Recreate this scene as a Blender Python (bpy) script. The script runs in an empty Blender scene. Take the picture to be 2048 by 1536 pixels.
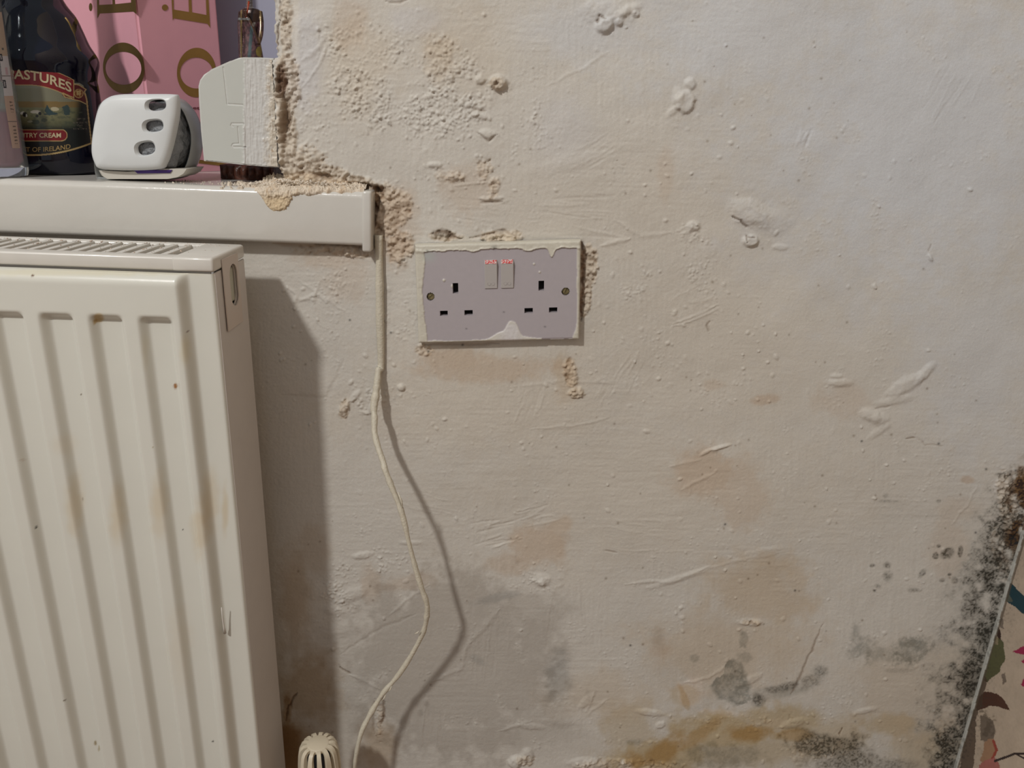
import bpy, bmesh, math
import numpy as np
from mathutils import Vector, Matrix
PI = math.pi
scene = bpy.context.scene

# ------------------------------------------------------------------ camera
F = 1520.0
PITCH = math.radians(19.1)
ROLL = math.radians(2.04)
CAM = np.array([0.0, -0.66, 0.87])
_f = np.array([0, math.cos(PITCH), -math.sin(PITCH)])
_r0 = np.array([1.0, 0, 0])
_u0 = np.cross(_r0, _f)
_R = math.cos(ROLL) * _r0 + math.sin(ROLL) * _u0
_U = -math.sin(ROLL) * _r0 + math.cos(ROLL) * _u0
cd = bpy.data.cameras.new('camera')
cam = bpy.data.objects.new('camera', cd)
scene.collection.objects.link(cam)
cd.sensor_width = 36.0
cd.lens = F / 2048 * 36.0
cd.clip_start = 0.01
mw = Matrix.Identity(4)
for i in range(3):
    mw[i][0] = _R[i]; mw[i][1] = _U[i]; mw[i][2] = -_f[i]; mw[i][3] = CAM[i]
cam.matrix_world = mw
scene.camera = cam

# ------------------------------------------------------------------ light
world = bpy.data.worlds.new('world'); scene.world = world
world.use_nodes = True
bg = world.node_tree.nodes['Background']
bg.inputs[0].default_value = (0.93, 1.0, 1.08, 1)
bg.inputs[1].default_value = 0.335
LAMP = np.array([-1.02, -1.66, 2.32])
ld = bpy.data.lights.new('ceiling_lamp_light', 'POINT')
ld.energy = 124.0; ld.color = (1.0, 0.985, 0.955); ld.shadow_soft_size = 0.075
lo = bpy.data.objects.new('ceiling_lamp_light', ld); scene.collection.objects.link(lo)
lo.location = LAMP
vs = scene.view_settings
vs.view_transform = 'Standard'; vs.look = 'None'; vs.gamma = 1.0; vs.exposure = 0.0
vs.use_curve_mapping = False

# ------------------------------------------------------------------ helpers
def ray(px, py):
    px = np.asarray(px, float); py = np.asarray(py, float)
    return (_f + _R * ((px - 1024) / F)[..., None] - _U * ((py - 768) / F)[..., None])
def onY(px, py, Y=0.0):          # point seen at photo pixel px,py lying at depth Y
    r = ray(px, py); t = (Y - CAM[1]) / r[..., 1]
    return CAM + r * t[..., None]
def onX(px, py, X):
    r = ray(px, py); t = (X - CAM[0]) / r[..., 0]
    return CAM + r * t[..., None]
def onZ(px, py, Z):
    r = ray(px, py); t = (Z - CAM[2]) / r[..., 2]
    return CAM + r * t[..., None]
def onPlane(px, py, P0, N):
    r = ray(px, py); P0 = np.asarray(P0); N = np.asarray(N)
    t = ((P0 - CAM) @ N) / (r @ N)
    return CAM + r * t[..., None]
def onCyl(px, py, cx, cy, rad):  # nearest hit on a vertical cylinder
    r = ray(px, py); a = r[..., 0]**2 + r[..., 1]**2
    ox, oy = CAM[0] - cx, CAM[1] - cy
    b = r[..., 0] * ox + r[..., 1] * oy; c = ox * ox + oy * oy - rad * rad
    disc = np.maximum(b * b - a * c, 0)
    t = (-b - np.sqrt(disc)) / a
    return CAM + r * t[..., None]
def chart(P):                    # photo-pixel coordinates of points, used to lay features out on a surface
    d = P - CAM; z = d @ _f
    return 1024 + F * (d @ _R) / z, 768 - F * (d @ _U) / z

_tabs = {}
def vn(x, y, seed=0):
    if seed not in _tabs: _tabs[seed] = np.random.RandomState(seed + 11).rand(256, 256) * 2 - 1
    T = _tabs[seed]
    ix = np.floor(x).astype(int); iy = np.floor(y).astype(int)
    fx = x - ix; fy = y - iy
    fx = fx * fx * fx * (fx * (fx * 6 - 15) + 10); fy = fy * fy * fy * (fy * (fy * 6 - 15) + 10)
    a = T[ix & 255, iy & 255]; b = T[(ix + 1) & 255, iy & 255]
    c = T[ix & 255, (iy + 1) & 255]; d = T[(ix + 1) & 255, (iy + 1) & 255]
    return (a * (1 - fx) + b * fx) * (1 - fy) + (c * (1 - fx) + d * fx) * fy
def fbm(x, y, o=4, seed=0, g=0.5):
    s = 0; a = 1; t = 0
    for i in range(o):
        s = s + a * vn(x * 2**i + 17.3 * i, y * 2**i - 9.1 * i, seed + i); t += a; a *= g
    return s / t
def worley(x, y, seed=0):        # distance to nearest cell point, random number of that cell
    rs = np.random.RandomState(seed + 500); J = rs.rand(256, 256, 3)
    ix = np.floor(x).astype(int); iy = np.floor(y).astype(int)
    best = np.full(x.shape, 9.0); idv = np.zeros(x.shape)
    for dx in (-1, 0, 1):
        for dy in (-1, 0, 1):
            q = J[(ix + dx) & 255, (iy + dy) & 255]
            d = np.hypot(ix + dx + q[..., 0] - x, iy + dy + q[..., 1] - y)
            m = d < best; best = np.where(m, d, best); idv = np.where(m, q[..., 2], idv)
    return best, idv
def sst(a, b, x):
    t = np.clip((x - a) / (b - a), 0, 1); return t * t * (3 - 2 * t)
def lin(r, g, b):
    c = np.array([r, g, b]) / 255.0
    return np.where(c <= 0.04045, c / 12.92, ((c + 0.055) / 1.055)**2.4)
def inpoly(px, py, poly):
    inside = np.zeros(px.shape, bool); n = len(poly)
    for i in range(n):
        x1, y1 = poly[i]; x2, y2 = poly[(i + 1) % n]
        if y1 == y2: continue
        c = ((y1 > py) != (y2 > py)) & (px < (x2 - x1) * (py - y1) / (y2 - y1) + x1)
        inside ^= c
    return inside
def segdist(px, py, pts):        # distance to polyline and parameter 0..1 along it
    best = np.full(px.shape, 1e9); par = np.zeros(px.shape); n = len(pts) - 1
    for i in range(n):
        x1, y1 = pts[i]; x2, y2 = pts[i + 1]
        dx, dy = x2 - x1, y2 - y1; L = dx * dx + dy * dy + 1e-9
        t = np.clip(((px - x1) * dx + (py - y1) * dy) / L, 0, 1)
        d = np.hypot(px - x1 - t * dx, py - y1 - t * dy)
        m = d < best; best = np.where(m, d, best); par = np.where(m, (i + t) / n, par)
    return best, par

# ---- materials
def mat(name, col=(0.8, 0.8, 0.8), rough=0.5, metal=0.0, attr=False, bump=None, bumpd=0.1, var=0.0, varscale=60, coat=0.0,
        trans=0.0, ior=1.45, stretch=(1, 1, 1), bump2=None, spec=0.5):
    m = bpy.data.materials.new(name); m.use_nodes = True
    nt = m.node_tree; N = nt.nodes; L = nt.links; b = N['Principled BSDF']
    b.inputs['Roughness'].default_value = rough; b.inputs['Metallic'].default_value = metal
    b.inputs['Coat Weight'].default_value = coat; b.inputs['Coat Roughness'].default_value = 0.08
    b.inputs['Transmission Weight'].default_value = trans; b.inputs['IOR'].default_value = ior
    b.inputs['Specular IOR Level'].default_value = spec
    tc = N.new('ShaderNodeTexCoord')
    if attr:
        a = N.new('ShaderNodeAttribute'); a.attribute_name = 'col'; src = a.outputs['Color']
    else:
        a = N.new('ShaderNodeRGB'); a.outputs[0].default_value = (*col, 1); src = a.outputs[0]
    if var:
        n = N.new('ShaderNodeTexNoise'); n.inputs['Scale'].default_value = varscale; n.inputs['Detail'].default_value = 5
        L.new(tc.outputs['Object'], n.inputs['Vector'])
        mr = N.new('ShaderNodeMapRange'); mr.inputs[1].default_value = 0.25; mr.inputs[2].default_value = 0.75
        mr.inputs[3].default_value = 1 - var; mr.inputs[4].default_value = 1 + var
        L.new(n.outputs['Fac'], mr.inputs[0])
        mx = N.new('ShaderNodeVectorMath'); mx.operation = 'SCALE'
        L.new(src, mx.inputs[0]); L.new(mr.outputs[0], mx.inputs['Scale']); src = mx.outputs[0]
    L.new(src, b.inputs['Base Color'])
    last = None
    for bp in ([(bump, bumpd, stretch)] if bump else []) + (bump2 or []):
        sc, dist, st = bp
        mp = N.new('ShaderNodeMapping'); mp.inputs['Scale'].default_value = st
        L.new(tc.outputs['Object'], mp.inputs[0])
        n = N.new('ShaderNodeTexNoise'); n.inputs['Scale'].default_value = sc; n.inputs['Detail'].default_value = 4
        L.new(mp.outputs[0], n.inputs['Vector'])
        bm_ = N.new('ShaderNodeBump'); bm_.inputs['Strength'].default_value = 1.0; bm_.inputs['Distance'].default_value = dist
        L.new(n.outputs['Fac'], bm_.inputs['Height'])
        if last: L.new(last, bm_.inputs['Normal'])
        last = bm_.outputs[0]
    if last: L.new(last, b.inputs['Normal'])
    return m

COL = scene.collection
def tag(o, label=None, cat=None, group=None, kind=None):
    if label: o['label'] = label
    if cat: o['category'] = cat
    if group: o['group'] = group
    if kind: o['kind'] = kind
    return o
def empty(name, loc=(0, 0, 0)):
    o = bpy.data.objects.new(name, None); COL.objects.link(o); o.location = loc; o.empty_display_size = 0.02
    return o
def link(name, me, m, parent=None, smooth=True):
    o = bpy.data.objects.new(name, me); COL.objects.link(o)
    if m is not None: me.materials.append(m)
    if parent is not None:
        o.parent = parent
        # thing Empties are unrotated: shift so that mesh coordinates stay world coordinates
        p = parent; off = Vector((0, 0, 0))
        while p is not None: off += p.location; p = p.parent
        o.location = -off
    if smooth: me.shade_smooth()
    return o
def pydata(name, V, Fc):
    me = bpy.data.meshes.new(name); me.from_pydata([tuple(map(float, v)) for v in V], [], [tuple(map(int, f)) for f in Fc]); me.update()
    return me
def gridmesh(name, P, keep=None, col=None):
    """P (n,m,3) vertices, keep (n-1,m-1) faces, col (n,m,3)"""
    n, m = P.shape[:2]
    idx = np.arange(n * m).reshape(n, m)
    q = np.stack([idx[:-1, :-1], idx[1:, :-1], idx[1:, 1:], idx[:-1, 1:]], -1)
    q = q[keep] if keep is not None else q.reshape(-1, 4)
    used = np.zeros(n * m, bool); used[q.ravel()] = True
    re = np.cumsum(used) - 1; q = re[q]; V = P.reshape(-1, 3)[used]
    me = bpy.data.meshes.new(name)
    me.vertices.add(len(V)); me.vertices.foreach_set('co', V.astype(np.float32).ravel())
    me.loops.add(q.size); me.loops.foreach_set('vertex_index', q.astype(np.int32).ravel())
    me.polygons.add(len(q)); me.polygons.foreach_set('loop_start', np.arange(0, q.size, 4, dtype=np.int32))
    me.update(calc_edges=True); me.validate()
    if col is not None:
        C = np.ones((len(V), 4), np.float32); C[:, :3] = col.reshape(-1, 3)[used]
        a = me.color_attributes.new('col', 'FLOAT_COLOR', 'POINT'); a.data.foreach_set('color', C.ravel())
    return me
def box_bm(bm, x0, x1, y0, y1, z0, z1, bev=0.0, seg=2):
    r = bmesh.ops.create_cube(bm, size=1.0)
    vs_ = r['verts']
    for v in vs_:
        v.co.x = (x0 + x1) / 2 + v.co.x * (x1 - x0); v.co.y = (y0 + y1) / 2 + v.co.y * (y1 - y0); v.co.z = (z0 + z1) / 2 + v.co.z * (z1 - z0)
    if bev:
        es = list({e for v in vs_ for e in v.link_edges})
        bmesh.ops.bevel(bm, geom=es, offset=bev, segments=seg, affect='EDGES', profile=0.5)
def bm_obj(name, bm, m, parent=None, smooth=True):
    bmesh.ops.recalc_face_normals(bm, faces=bm.faces)
    me = bpy.data.meshes.new(name); bm.to_mesh(me); bm.free()
    return link(name, me, m, parent, smooth)
def box(name, x0, x1, y0, y1, z0, z1, m, parent=None, bev=0.0, seg=2):
    bm = bmesh.new(); box_bm(bm, x0, x1, y0, y1, z0, z1, bev, seg)
    o = bm_obj(name, bm, m, parent, smooth=False)
    if bev: wn(o)
    return o
def wn(o, ang=40):
    o.data.shade_smooth()
    try: o.data.set_sharp_from_angle(angle=math.radians(ang))
    except Exception: pass
def loft(sections, close_ends=True):
    """sections: list of (k,3) rings -> verts, faces"""
    V = []; Fc = []; k = len(sections[0])
    for s in sections: V += [tuple(p) for p in s]
    for i in range(len(sections) - 1):
        for j in range(k):
            a = i * k + j; b = i * k + (j + 1) % k
            Fc.append((a, b, b + k, a + k))
    if close_ends:
        Fc.append(tuple(range(k))[::-1]); Fc.append(tuple((len(sections) - 1) * k + j for j in range(k)))
    return V, Fc
def lathe(profile, cx, cy, k=48, close=True):
    return loft([[(cx + r * math.cos(2 * PI * j / k), cy + r * math.sin(2 * PI * j / k), z) for j in range(k)] for r, z in profile], close)
def tube(pts, rad, k=12):
    pts = [np.array(p, float) for p in pts]; n = len(pts)
    if np.isscalar(rad): rad = [rad] * n
    secs = []; up = np.array([0, 1.0, 0.01])
    for i in range(n):
        t = pts[min(i + 1, n - 1)] - pts[max(i - 1, 0)]; t /= np.linalg.norm(t) + 1e-12
        a = np.cross(t, up); a /= np.linalg.norm(a) + 1e-12; b = np.cross(t, a)
        secs.append([pts[i] + rad[i] * (math.cos(2 * PI * j / k) * a + math.sin(2 * PI * j / k) * b) for j in range(k)])
    return loft(secs)
def catmull(P, n=8):
    P = [np.array(p, float) for p in P]; Q = [2 * P[0] - P[1]] + P + [2 * P[-1] - P[-2]]; out = []
    for i in range(1, len(Q) - 2):
        for j in range(n):
            t = j / n
            out.append(0.5 * ((2 * Q[i]) + (-Q[i - 1] + Q[i + 1]) * t + (2 * Q[i - 1] - 5 * Q[i] + 4 * Q[i + 1] - Q[i + 2]) * t * t + (-Q[i - 1] + 3 * Q[i] - 3 * Q[i + 1] + Q[i + 2]) * t**3))
    out.append(P[-1]); return out
def evaluated(o):
    dg = bpy.context.evaluated_depsgraph_get(); dg.update()
    me = bpy.data.meshes.new_from_object(o.evaluated_get(dg), depsgraph=dg)
    return me
def apply_mods(o):
    me = evaluated(o); o.modifiers.clear(); old = o.data
    o.data = me; bpy.data.meshes.remove(old); return o
def boolean_cut(o, V, Fc):
    me = pydata('cutter', V, Fc)
    bm = bmesh.new(); bm.from_mesh(me); bmesh.ops.recalc_face_normals(bm, faces=bm.faces); bm.to_mesh(me); bm.free()
    c = bpy.data.objects.new('cutter', me); COL.objects.link(c); c.location = o.location
    if o.parent: c.parent = o.parent
    md = o.modifiers.new('cut', 'BOOLEAN'); md.operation = 'DIFFERENCE'; md.object = c; md.solver = 'EXACT'
    apply_mods(o); bpy.data.objects.remove(c); bpy.data.meshes.remove(me)
def text_geo(body, size=1.0, bold=0.0, res=3):
    cu = bpy.data.curves.new('t', 'FONT'); cu.body = body; cu.size = size; cu.offset = bold; cu.resolution_u = res
    o = bpy.data.objects.new('t', cu); COL.objects.link(o)
    me = evaluated(o)
    V = np.array([v.co[:] for v in me.vertices]); Fc = [tuple(p.vertices) for p in me.polygons]
    bpy.data.objects.remove(o); bpy.data.curves.remove(cu); bpy.data.meshes.remove(me)
    return V, Fc
def ring_px(cx, cy, rx, ry, ang=0, n=48, a0=0, a1=2 * PI):
    t = np.linspace(a0, a1, n, endpoint=abs(a1 - a0) < 6.28)
    x = rx * np.cos(t); y = ry * np.sin(t); c, s = math.cos(ang), math.sin(ang)
    return cx + x * c - y * s, cy + x * s + y * c
def smoothpoly(pts, n=6):         # closed catmull-rom of 2-d points
    P = [np.array(p, float) for p in pts]; k = len(P); out = []
    for i in range(k):
        p0, p1, p2, p3 = P[i - 1], P[i], P[(i + 1) % k], P[(i + 2) % k]
        for j in range(n):
            t = j / n
            out.append(0.5 * (2 * p1 + (p2 - p0) * t + (2 * p0 - 5 * p1 + 4 * p2 - p3) * t * t + (-p0 + 3 * p1 - 3 * p2 + p3) * t**3))
    return np.array(out)

# ================================================================== the damp wall
ZS = float(onY(400, 371, -0.015)[2])          # top of the window sill
XREV = -0.2005                                 # right side of the window opening
XCOR = 0.503                                   # room corner on the right
ST = 0.0009
xs = np.concatenate([np.arange(-2.2, -0.42, 0.05), np.arange(-0.40, XCOR + 1e-6, ST)])
zs = np.concatenate([np.arange(0.0, 0.16, 0.03), np.arange(0.165, 0.985, ST), np.arange(1.0, 2.45, 0.05)])
X, Z = np.meshgrid(xs, zs, indexing='ij')
P0 = np.stack([X, np.zeros_like(X), Z], -1)
U, V = chart(P0)
H = np.zeros_like(X)                           # relief, metres towards the room
ix0 = int(np.searchsorted(xs, -0.4005)); iz0 = int(np.searchsorted(zs, 0.1645)); iz1 = int(np.searchsorted(zs, 0.99))
def sl(u0, v0, u1, v1, pad=8):
    c = onY(np.array([u0 - pad, u1 + pad, u0 - pad, u1 + pad]), np.array([v0 - pad, v0 - pad, v1 + pad, v1 + pad]))
    a = np.searchsorted(xs, [c[:, 0].min(), c[:, 0].max()]); b = np.searchsorted(zs, [c[:, 2].min(), c[:, 2].max()])
    return (slice(max(a[0], ix0), max(a[1] + 1, ix0 + 1)), slice(max(b[0], iz0), min(max(b[1] + 1, iz0 + 1), iz1)))
DENSE = (slice(ix0, None), slice(iz0, iz1))
Ud, Vd = U[DENSE], V[DENSE]
def full(a):
    o = np.zeros_like(X); o[DENSE] = a; return o
W1 = full(fbm(Ud / 45, Vd / 45, 4, 1)); W2 = full(fbm(Ud / 14, Vd / 14, 4, 2)); W3 = full(fbm(Ud / 5, Vd / 5, 3, 3))
def blobm(cx, cy, rx, ry, ang=0, soft=0.5, w1=0.35, w2=0.25, w3=0.0):
    e = max(rx, ry) * 1.7; s = sl(cx - e, cy - e, cx + e, cy + e)
    u = U[s] - cx; v = V[s] - cy; a = math.radians(ang); c, q = math.cos(a), math.sin(a)
    d = np.hypot((u * c + v * q) / rx, (-u * q + v * c) / ry)
    d = d + W1[s] * w1 + W2[s] * w2 + W3[s] * w3
    return s, 1 - sst(1 - soft, 1 + soft * 0.4, d)
def maskof(blobs):
    M = np.zeros_like(X)
    for b in blobs:
        k = b[5] if len(b) > 5 else 1.0
        s, m = blobm(b[0], b[1], b[2], b[3], b[4] if len(b) > 4 else 0, *(b[6:] if len(b) > 6 else ()))
        M[s] = np.maximum(M[s], m * k)
    return M
def tint(M, c, k=1.0):
    global A
    c = np.array(c); M = (M * k)[..., None]
    A *= (1 - M) + M * c

A = np.ones(X.shape + (3,)) * np.array([0.60, 0.568, 0.512])
# --- smooth undulation of the old plaster and brush drag
H[DENSE] += 0.0022 * fbm(Ud / 260, Vd / 260, 3, 20) + 0.0005 * fbm(Ud / 55, Vd / 55, 4, 24)
strk = fbm(Ud / 60, Vd / 5.0, 3, 30); strv = fbm(Ud / 5.0, Vd / 60, 3, 33); sel = sst(-0.2, 0.3, fbm(Ud / 170, Vd / 170, 2, 36))
calm = 1 - 0.65 * sst(1250, 1650, Ud) * (1 - sst(700, 1000, Vd))
H[DENSE] += 0.00016 * (strk * sel + strv * (1 - sel)) * calm
H[DENSE] += 0.00012 * fbm(Ud / 4.5, Vd / 4.5, 2, 39) * calm

# --- blistered paint: many small bubbles
bub = maskof([(700, 100, 70, 90, 0, .9), (830, 120, 110, 70, 0, .8), (760, 200, 130, 75, 15, 1), (900, 210, 110, 70, -20, 1), (930, 150, 70, 40, -20, 1),
              (1080, 250, 70, 60, 0, .45), (1000, 190, 35, 30, 0, .7), (640, 240, 50, 60, 0, .5), (1390, 470, 45, 28, 0, .75), (880, 350, 60, 25, 0, .7),
              (1060, 160, 60, 40, 0, .3), (1270, 560, 50, 50, 0, .35), (1410, 560, 70, 60, 0, .35), (1300, 730, 60, 45, 0, .4), (700, 560, 60, 60, 0, .4),
              (690, 1180, 55, 70, 0, .6), (760, 1120, 60, 40, 0, .5), (800, 640, 40, 55, 0, .7), (740, 800, 55, 40, 20, .6), (800, 790, 35, 25, 0, .7),
              (1085, 1150, 50, 40, 0, .6), (1420, 980, 35, 50, 0, .6), (650, 610, 60, 60, 30, .5), (1200, 330, 90, 70, 0, .2), (1420, 780, 60, 30, 0, .35),
              (1480, 760, 25, 20, 0, .5), (960, 350, 40, 30, 0, .6), (1880, 900, 90, 90, 0, .12), (1020, 1040, 60, 25, 0, .3), (620, 120, 40, 120, 0, .35)])
Bd = np.clip(bub[DENSE] * (.62 + .75 * fbm(Ud / 42, Vd / 42, 3, 55)), 0, 1)
for (sc, amp, sd, th) in ((12, .0013, 1, .56), (7.5, .0011, 2, .5), (5.0, .0007, 3, .35)):
    d, idv = worley(Ud / sc + .6 * W2[DENSE], Vd / sc + .6 * W1[DENSE], sd)
    on = sst(th - .12, th + .12, Bd * .62 + .28 * W1[DENSE] + .5 * (idv - .5))
    dome = np.clip(1 - (d / (.25 + .24 * idv))**2, 0, 1)**.85
    H[DENSE] += amp * on * dome * (.35 + .9 * idv)
H[DENSE] += .0008 * Bd * fbm(Ud / 18, Vd / 18, 4, 50)
# isolated pimples, everywhere a few
rs = np.random.RandomState(5)
def pimple(cx, cy, r, h, asp=1.0, ang=0.0, hard=.6):
    e = r * max(asp, 1) * 1.2; s = sl(cx - e, cy - e, cx + e, cy + e, 3)
    u = U[s] - cx; v = V[s] - cy; c, q = math.cos(ang), math.sin(ang)
    d = np.hypot((u * c + v * q) / (r * asp), (-u * q + v * c) / r)
    H[s] += h * np.clip(1 - d * d, 0, 1)**hard
for (x0, y0, x1, y1, n) in ((560, 500, 830, 900, 60), (1180, 500, 1560, 820, 85), (850, 700, 1200, 900, 28), (1000, 0, 1500, 460, 45), (1200, 850, 1900, 1250, 60),
                            (600, 900, 1150, 1300, 35), (1500, 0, 2048, 800, 26), (600, 20, 1000, 330, 120), (760, 330, 1050, 470, 45), (1200, 1250, 1900, 1536, 60)):
    for _ in range(n):
        pimple(rs.uniform(x0, x1), rs.uniform(y0, y1), 2.0 + 2.8 * rs.rand()**2, .00035 + .0010 * rs.rand()**2.5, rs.uniform(1, 1.8), rs.uniform(0, 3.1))

# --- larger blisters and lifted flakes: (x, y, rx, ry, angle, height mm, soft)
for (x, y, a, b, g, h, so) in (
        (1218, 22, 52, 30, 5, 3.2, .8), (1210, 52, 17, 15, -35, 4.5, .45), (1255, 22, 30, 12, -25, 2.2, .6), (1238, 45, 8, 7, 0, 2, .5), (1272, 28, 9, 7, 0, 2, .5),
        (1368, 203, 24, 22, -35, 3.2, .3), (1380, 168, 12, 14, 0, 2.5, .5), (1345, 222, 20, 8, -40, 1.0, .6), (1500, 425, 42, 26, 20, 3.0, .7), (1545, 440, 40, 30, 0, 1.5, .8),
        (1503, 483, 17, 12, 0, 4.0, .45), (1355, 192, 12, 20, 0, 1.2, .5), (1560, 495, 18, 7, 0, 1.0, .6), (1387, 452, 14, 10, 0, 2.0, .5),
        (1675, 765, 26, 9, 0, 1.6, .6), (1672, 752, 14, 6, 0, 1.2, .6), (1740, 830, 22, 13, 20, 2.2, .7), (1760, 838, 20, 14, 0, 1.6, .7), (1810, 770, 45, 14, -30, 1.7, .6),
        (1850, 745, 26, 10, -45, 1.6, .6), (1790, 800, 40, 9, -10, 1.0, .7), (1760, 860, 30, 8, -35, 1.0, .7), (998, 165, 17, 14, 0, 4.5, .4), (960, 160, 10, 8, 0, 2.5, .5),
        (973, 268, 20, 10, 10, 1.6, .6), (960, 232, 22, 6, 8, 1.6, .5), (690, 815, 10, 16, 15, 2.2, .5), (712, 790, 16, 7, -50, 1.5, .5), (745, 815, 8, 14, 10, 2.5, .5),
        (803, 775, 8, 7, 0, 3, .5), (1083, 1162, 20, 16, 0, 2.2, .6), (1083, 1165, 9, 9, 0, 2.0, .5), (640, 40, 60, 30, 0, .9, .8), (1090, 700, 60, 25, 0, .6, .8),
        (1120, 330, 80, 20, -15, .7, .8), (700, 1190, 40, 16, -20, 1.6, .7), (670, 1220, 30, 12, 10, 1.5, .7), (640, 1180, 40, 20, 0, 1.2, .8), (1500, 1245, 30, 8, 0, 1.2, .5),
        (1300, 1425, 26, 7, 8, 1.6, .5), (1320, 1450, 12, 8, -20, 1.6, .5), (1500, 1360, 30, 8, -25, .9, .5), (1590, 1445, 30, 9, -15, 1.5, .6), (1730, 1420, 24, 6, -10, 1.2, .6),
        (1060, 1452, 30, 7, 5, 1.2, .6), (1130, 1440, 40, 14, 0, 1.2, .8), (1170, 1405, 22, 8, -45, 1.1, .6), (1030, 1525, 14, 14, 0, 4.5, .5), (1055, 1512, 12, 16, 0, 3.5, .5),
        (1170, 1525, 40, 10, 0, 1.6, .6), (1100, 1390, 24, 60, 5, .8, .8), (1395, 1395, 34, 28, 0, .8, .7), (1530, 1100, 40, 8, -10, .6, .7), (1350, 1160, 70, 7, -18, .8, .6),
        (1440, 895, 24, 4, -14, 1.8, .5), (1412, 905, 14, 4, -30, 1.4, .5), (1860, 515, 4, 9, -25, 1.6, .5), (870, 330, 14, 6, 0, 2.0, .5), (905, 355, 12, 6, 0, 2.2, .5),
        (680, 1260, 50, 16, -10, 1.0, .8), (1430, 900, 9, 6, 0, 1.0, .5), (820, 1085, 26, 5, 0, .8, .6), (725, 1110, 22, 7, -10, 1.4, .6)):
    s, m = blobm(x, y, a, b, g, so, .22, .18, .1); H[s] += h * .00085 * m * (1 + .25 * W2[s])

# --- raised ridges / trowel lines and cracks: (points, width px, height mm)
def ridge(pts, w, h, dirt=0.0, jit=2.5, col=(.35, .25, .18)):
    p = np.array(pts, float); s = sl(p[:, 0].min() - w * 2, p[:, 1].min() - w * 2, p[:, 0].max() + w * 2, p[:, 1].max() + w * 2, 10)
    d, t = segdist(U[s] + W2[s] * jit * 2, V[s] + W1[s] * jit * 2, pts)
    tp = np.clip(np.minimum(t, 1 - t) * 6, .25, 1); g = np.exp(-(d / (w * tp))**2)
    H[s] += h * .00068 * g
    if dirt:
        A[s] *= 1 - (dirt * g)[..., None] * (1 - np.array(col))
for r in (([(605, 120), (640, 95), (655, 60)], 5, .8), ([(1195, 50), (1198, 30), (1212, 38)], 2, -2.5, .7), ([(1464, 430), (1482, 438), (1498, 458)], 1.6, -3.0, .8),
          ([(1493, 486), (1492, 470), (1510, 474)], 1.6, -2.5, .7), ([(1225, 100), (1100, 170)], 3, .5), ([(1810, 878), (1832, 876)], 1.6, -1.2, .7),
          ([(1832, 876), (1850, 892), (1868, 890), (1885, 893)], 1.2, -.6, .35), ([(1250, 1168), (1340, 1165), (1420, 1132)], 3, .9), ([(1345, 645), (1435, 612)], 2.5, .9),
          ([(1345, 652), (1435, 620)], 2, .8), ([(1020, 775), (1150, 760), (1230, 770)], 3, .4), ([(1060, 860), (1180, 845), (1220, 835)], 2.5, .6),
          ([(677, 1332), (690, 1345), (702, 1350)], 1.5, -2.0, .7), ([(702, 1352), (760, 1380)], 3, .9), ([(680, 1310), (760, 1260), (830, 1230)], 3, -.7, .12),
          ([(780, 1230), (830, 1190), (860, 1170)], 3, .8), ([(865, 1365), (920, 1340), (945, 1270)], 4, .9), ([(940, 1290), (1000, 1220)], 5, .8),
          ([(600, 560), (650, 600), (690, 620)], 3, .9), ([(575, 570), (600, 600), (640, 590)], 3, 1.1), ([(640, 560), (625, 610), (640, 650)], 3, .8),
          ([(1207, 1100), (1235, 1106)], 1.6, -1.4, .5), ([(765, 1395), (768, 1430), (762, 1455)], 3, -2.2, .7), ([(750, 1400), (746, 1440), (748, 1470)], 3, -1.2, .4),
          ([(1645, 1245), (1600, 1355), (1582, 1390)], 2.5, -.8, .6), ([(1370, 1365), (1420, 1350), (1450, 1330)], 3, .9), ([(1190, 1370), (1175, 1430), (1215, 1395)], 3, .7),
          ([(1570, 1100), (1480, 1120), (1400, 1140)], 3, .5), ([(905, 370), (990, 360)], 2, .9), ([(960, 405), (1005, 402)], 2.2, -1.6, .5), ([(960, 398), (1010, 394)], 4, 2.0),
          ([(942, 218), (975, 222)], 2, -1.2, .5), ([(955, 265), (975, 282), (995, 268)], 2, -1.6, .5), ([(985, 178), (996, 160)], 2, -2.5, .7), ([(1420, 665), (1415, 650), (1422, 640)], 1.8, -1.2, .5),
          ([(1960, 960), (1935, 1010), (1905, 1050)], 2, .5), ([(1860, 490), (1857, 505)], 1.4, -.8, .4), ([(1230, 440), (1280, 470), (1340, 465)], 4, .6), ([(1200, 490), (1260, 475)], 4, 1.2),
          ([(1750, 815), (1780, 812)], 2, -1.0, .3), ([(1360, 980), (1430, 945)], 3, .8), ([(1380, 990), (1380, 960)], 3, .5), ([(1340, 935), (1400, 920)], 3, .6),
          ([(770, 0), (800, 8), (820, 0)], 2, -1.5, .5), ([(600, 180), (640, 130), (655, 90), (660, 60)], 3, .9), ([(690, 720), (655, 795), (560, 790)], 3, -.5, .1),
          ([(1135, 555), (1140, 620)], 3, .5), ([(570, 1440), (582, 1400), (592, 1385)], 2.5, -2.0, .8), ([(1680, 1470), (1683, 1455)], 1.5, -1.5, .9), ([(1000, 1460), (1060, 1445)], 3, 1.0)):
    ridge(*r)
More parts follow.
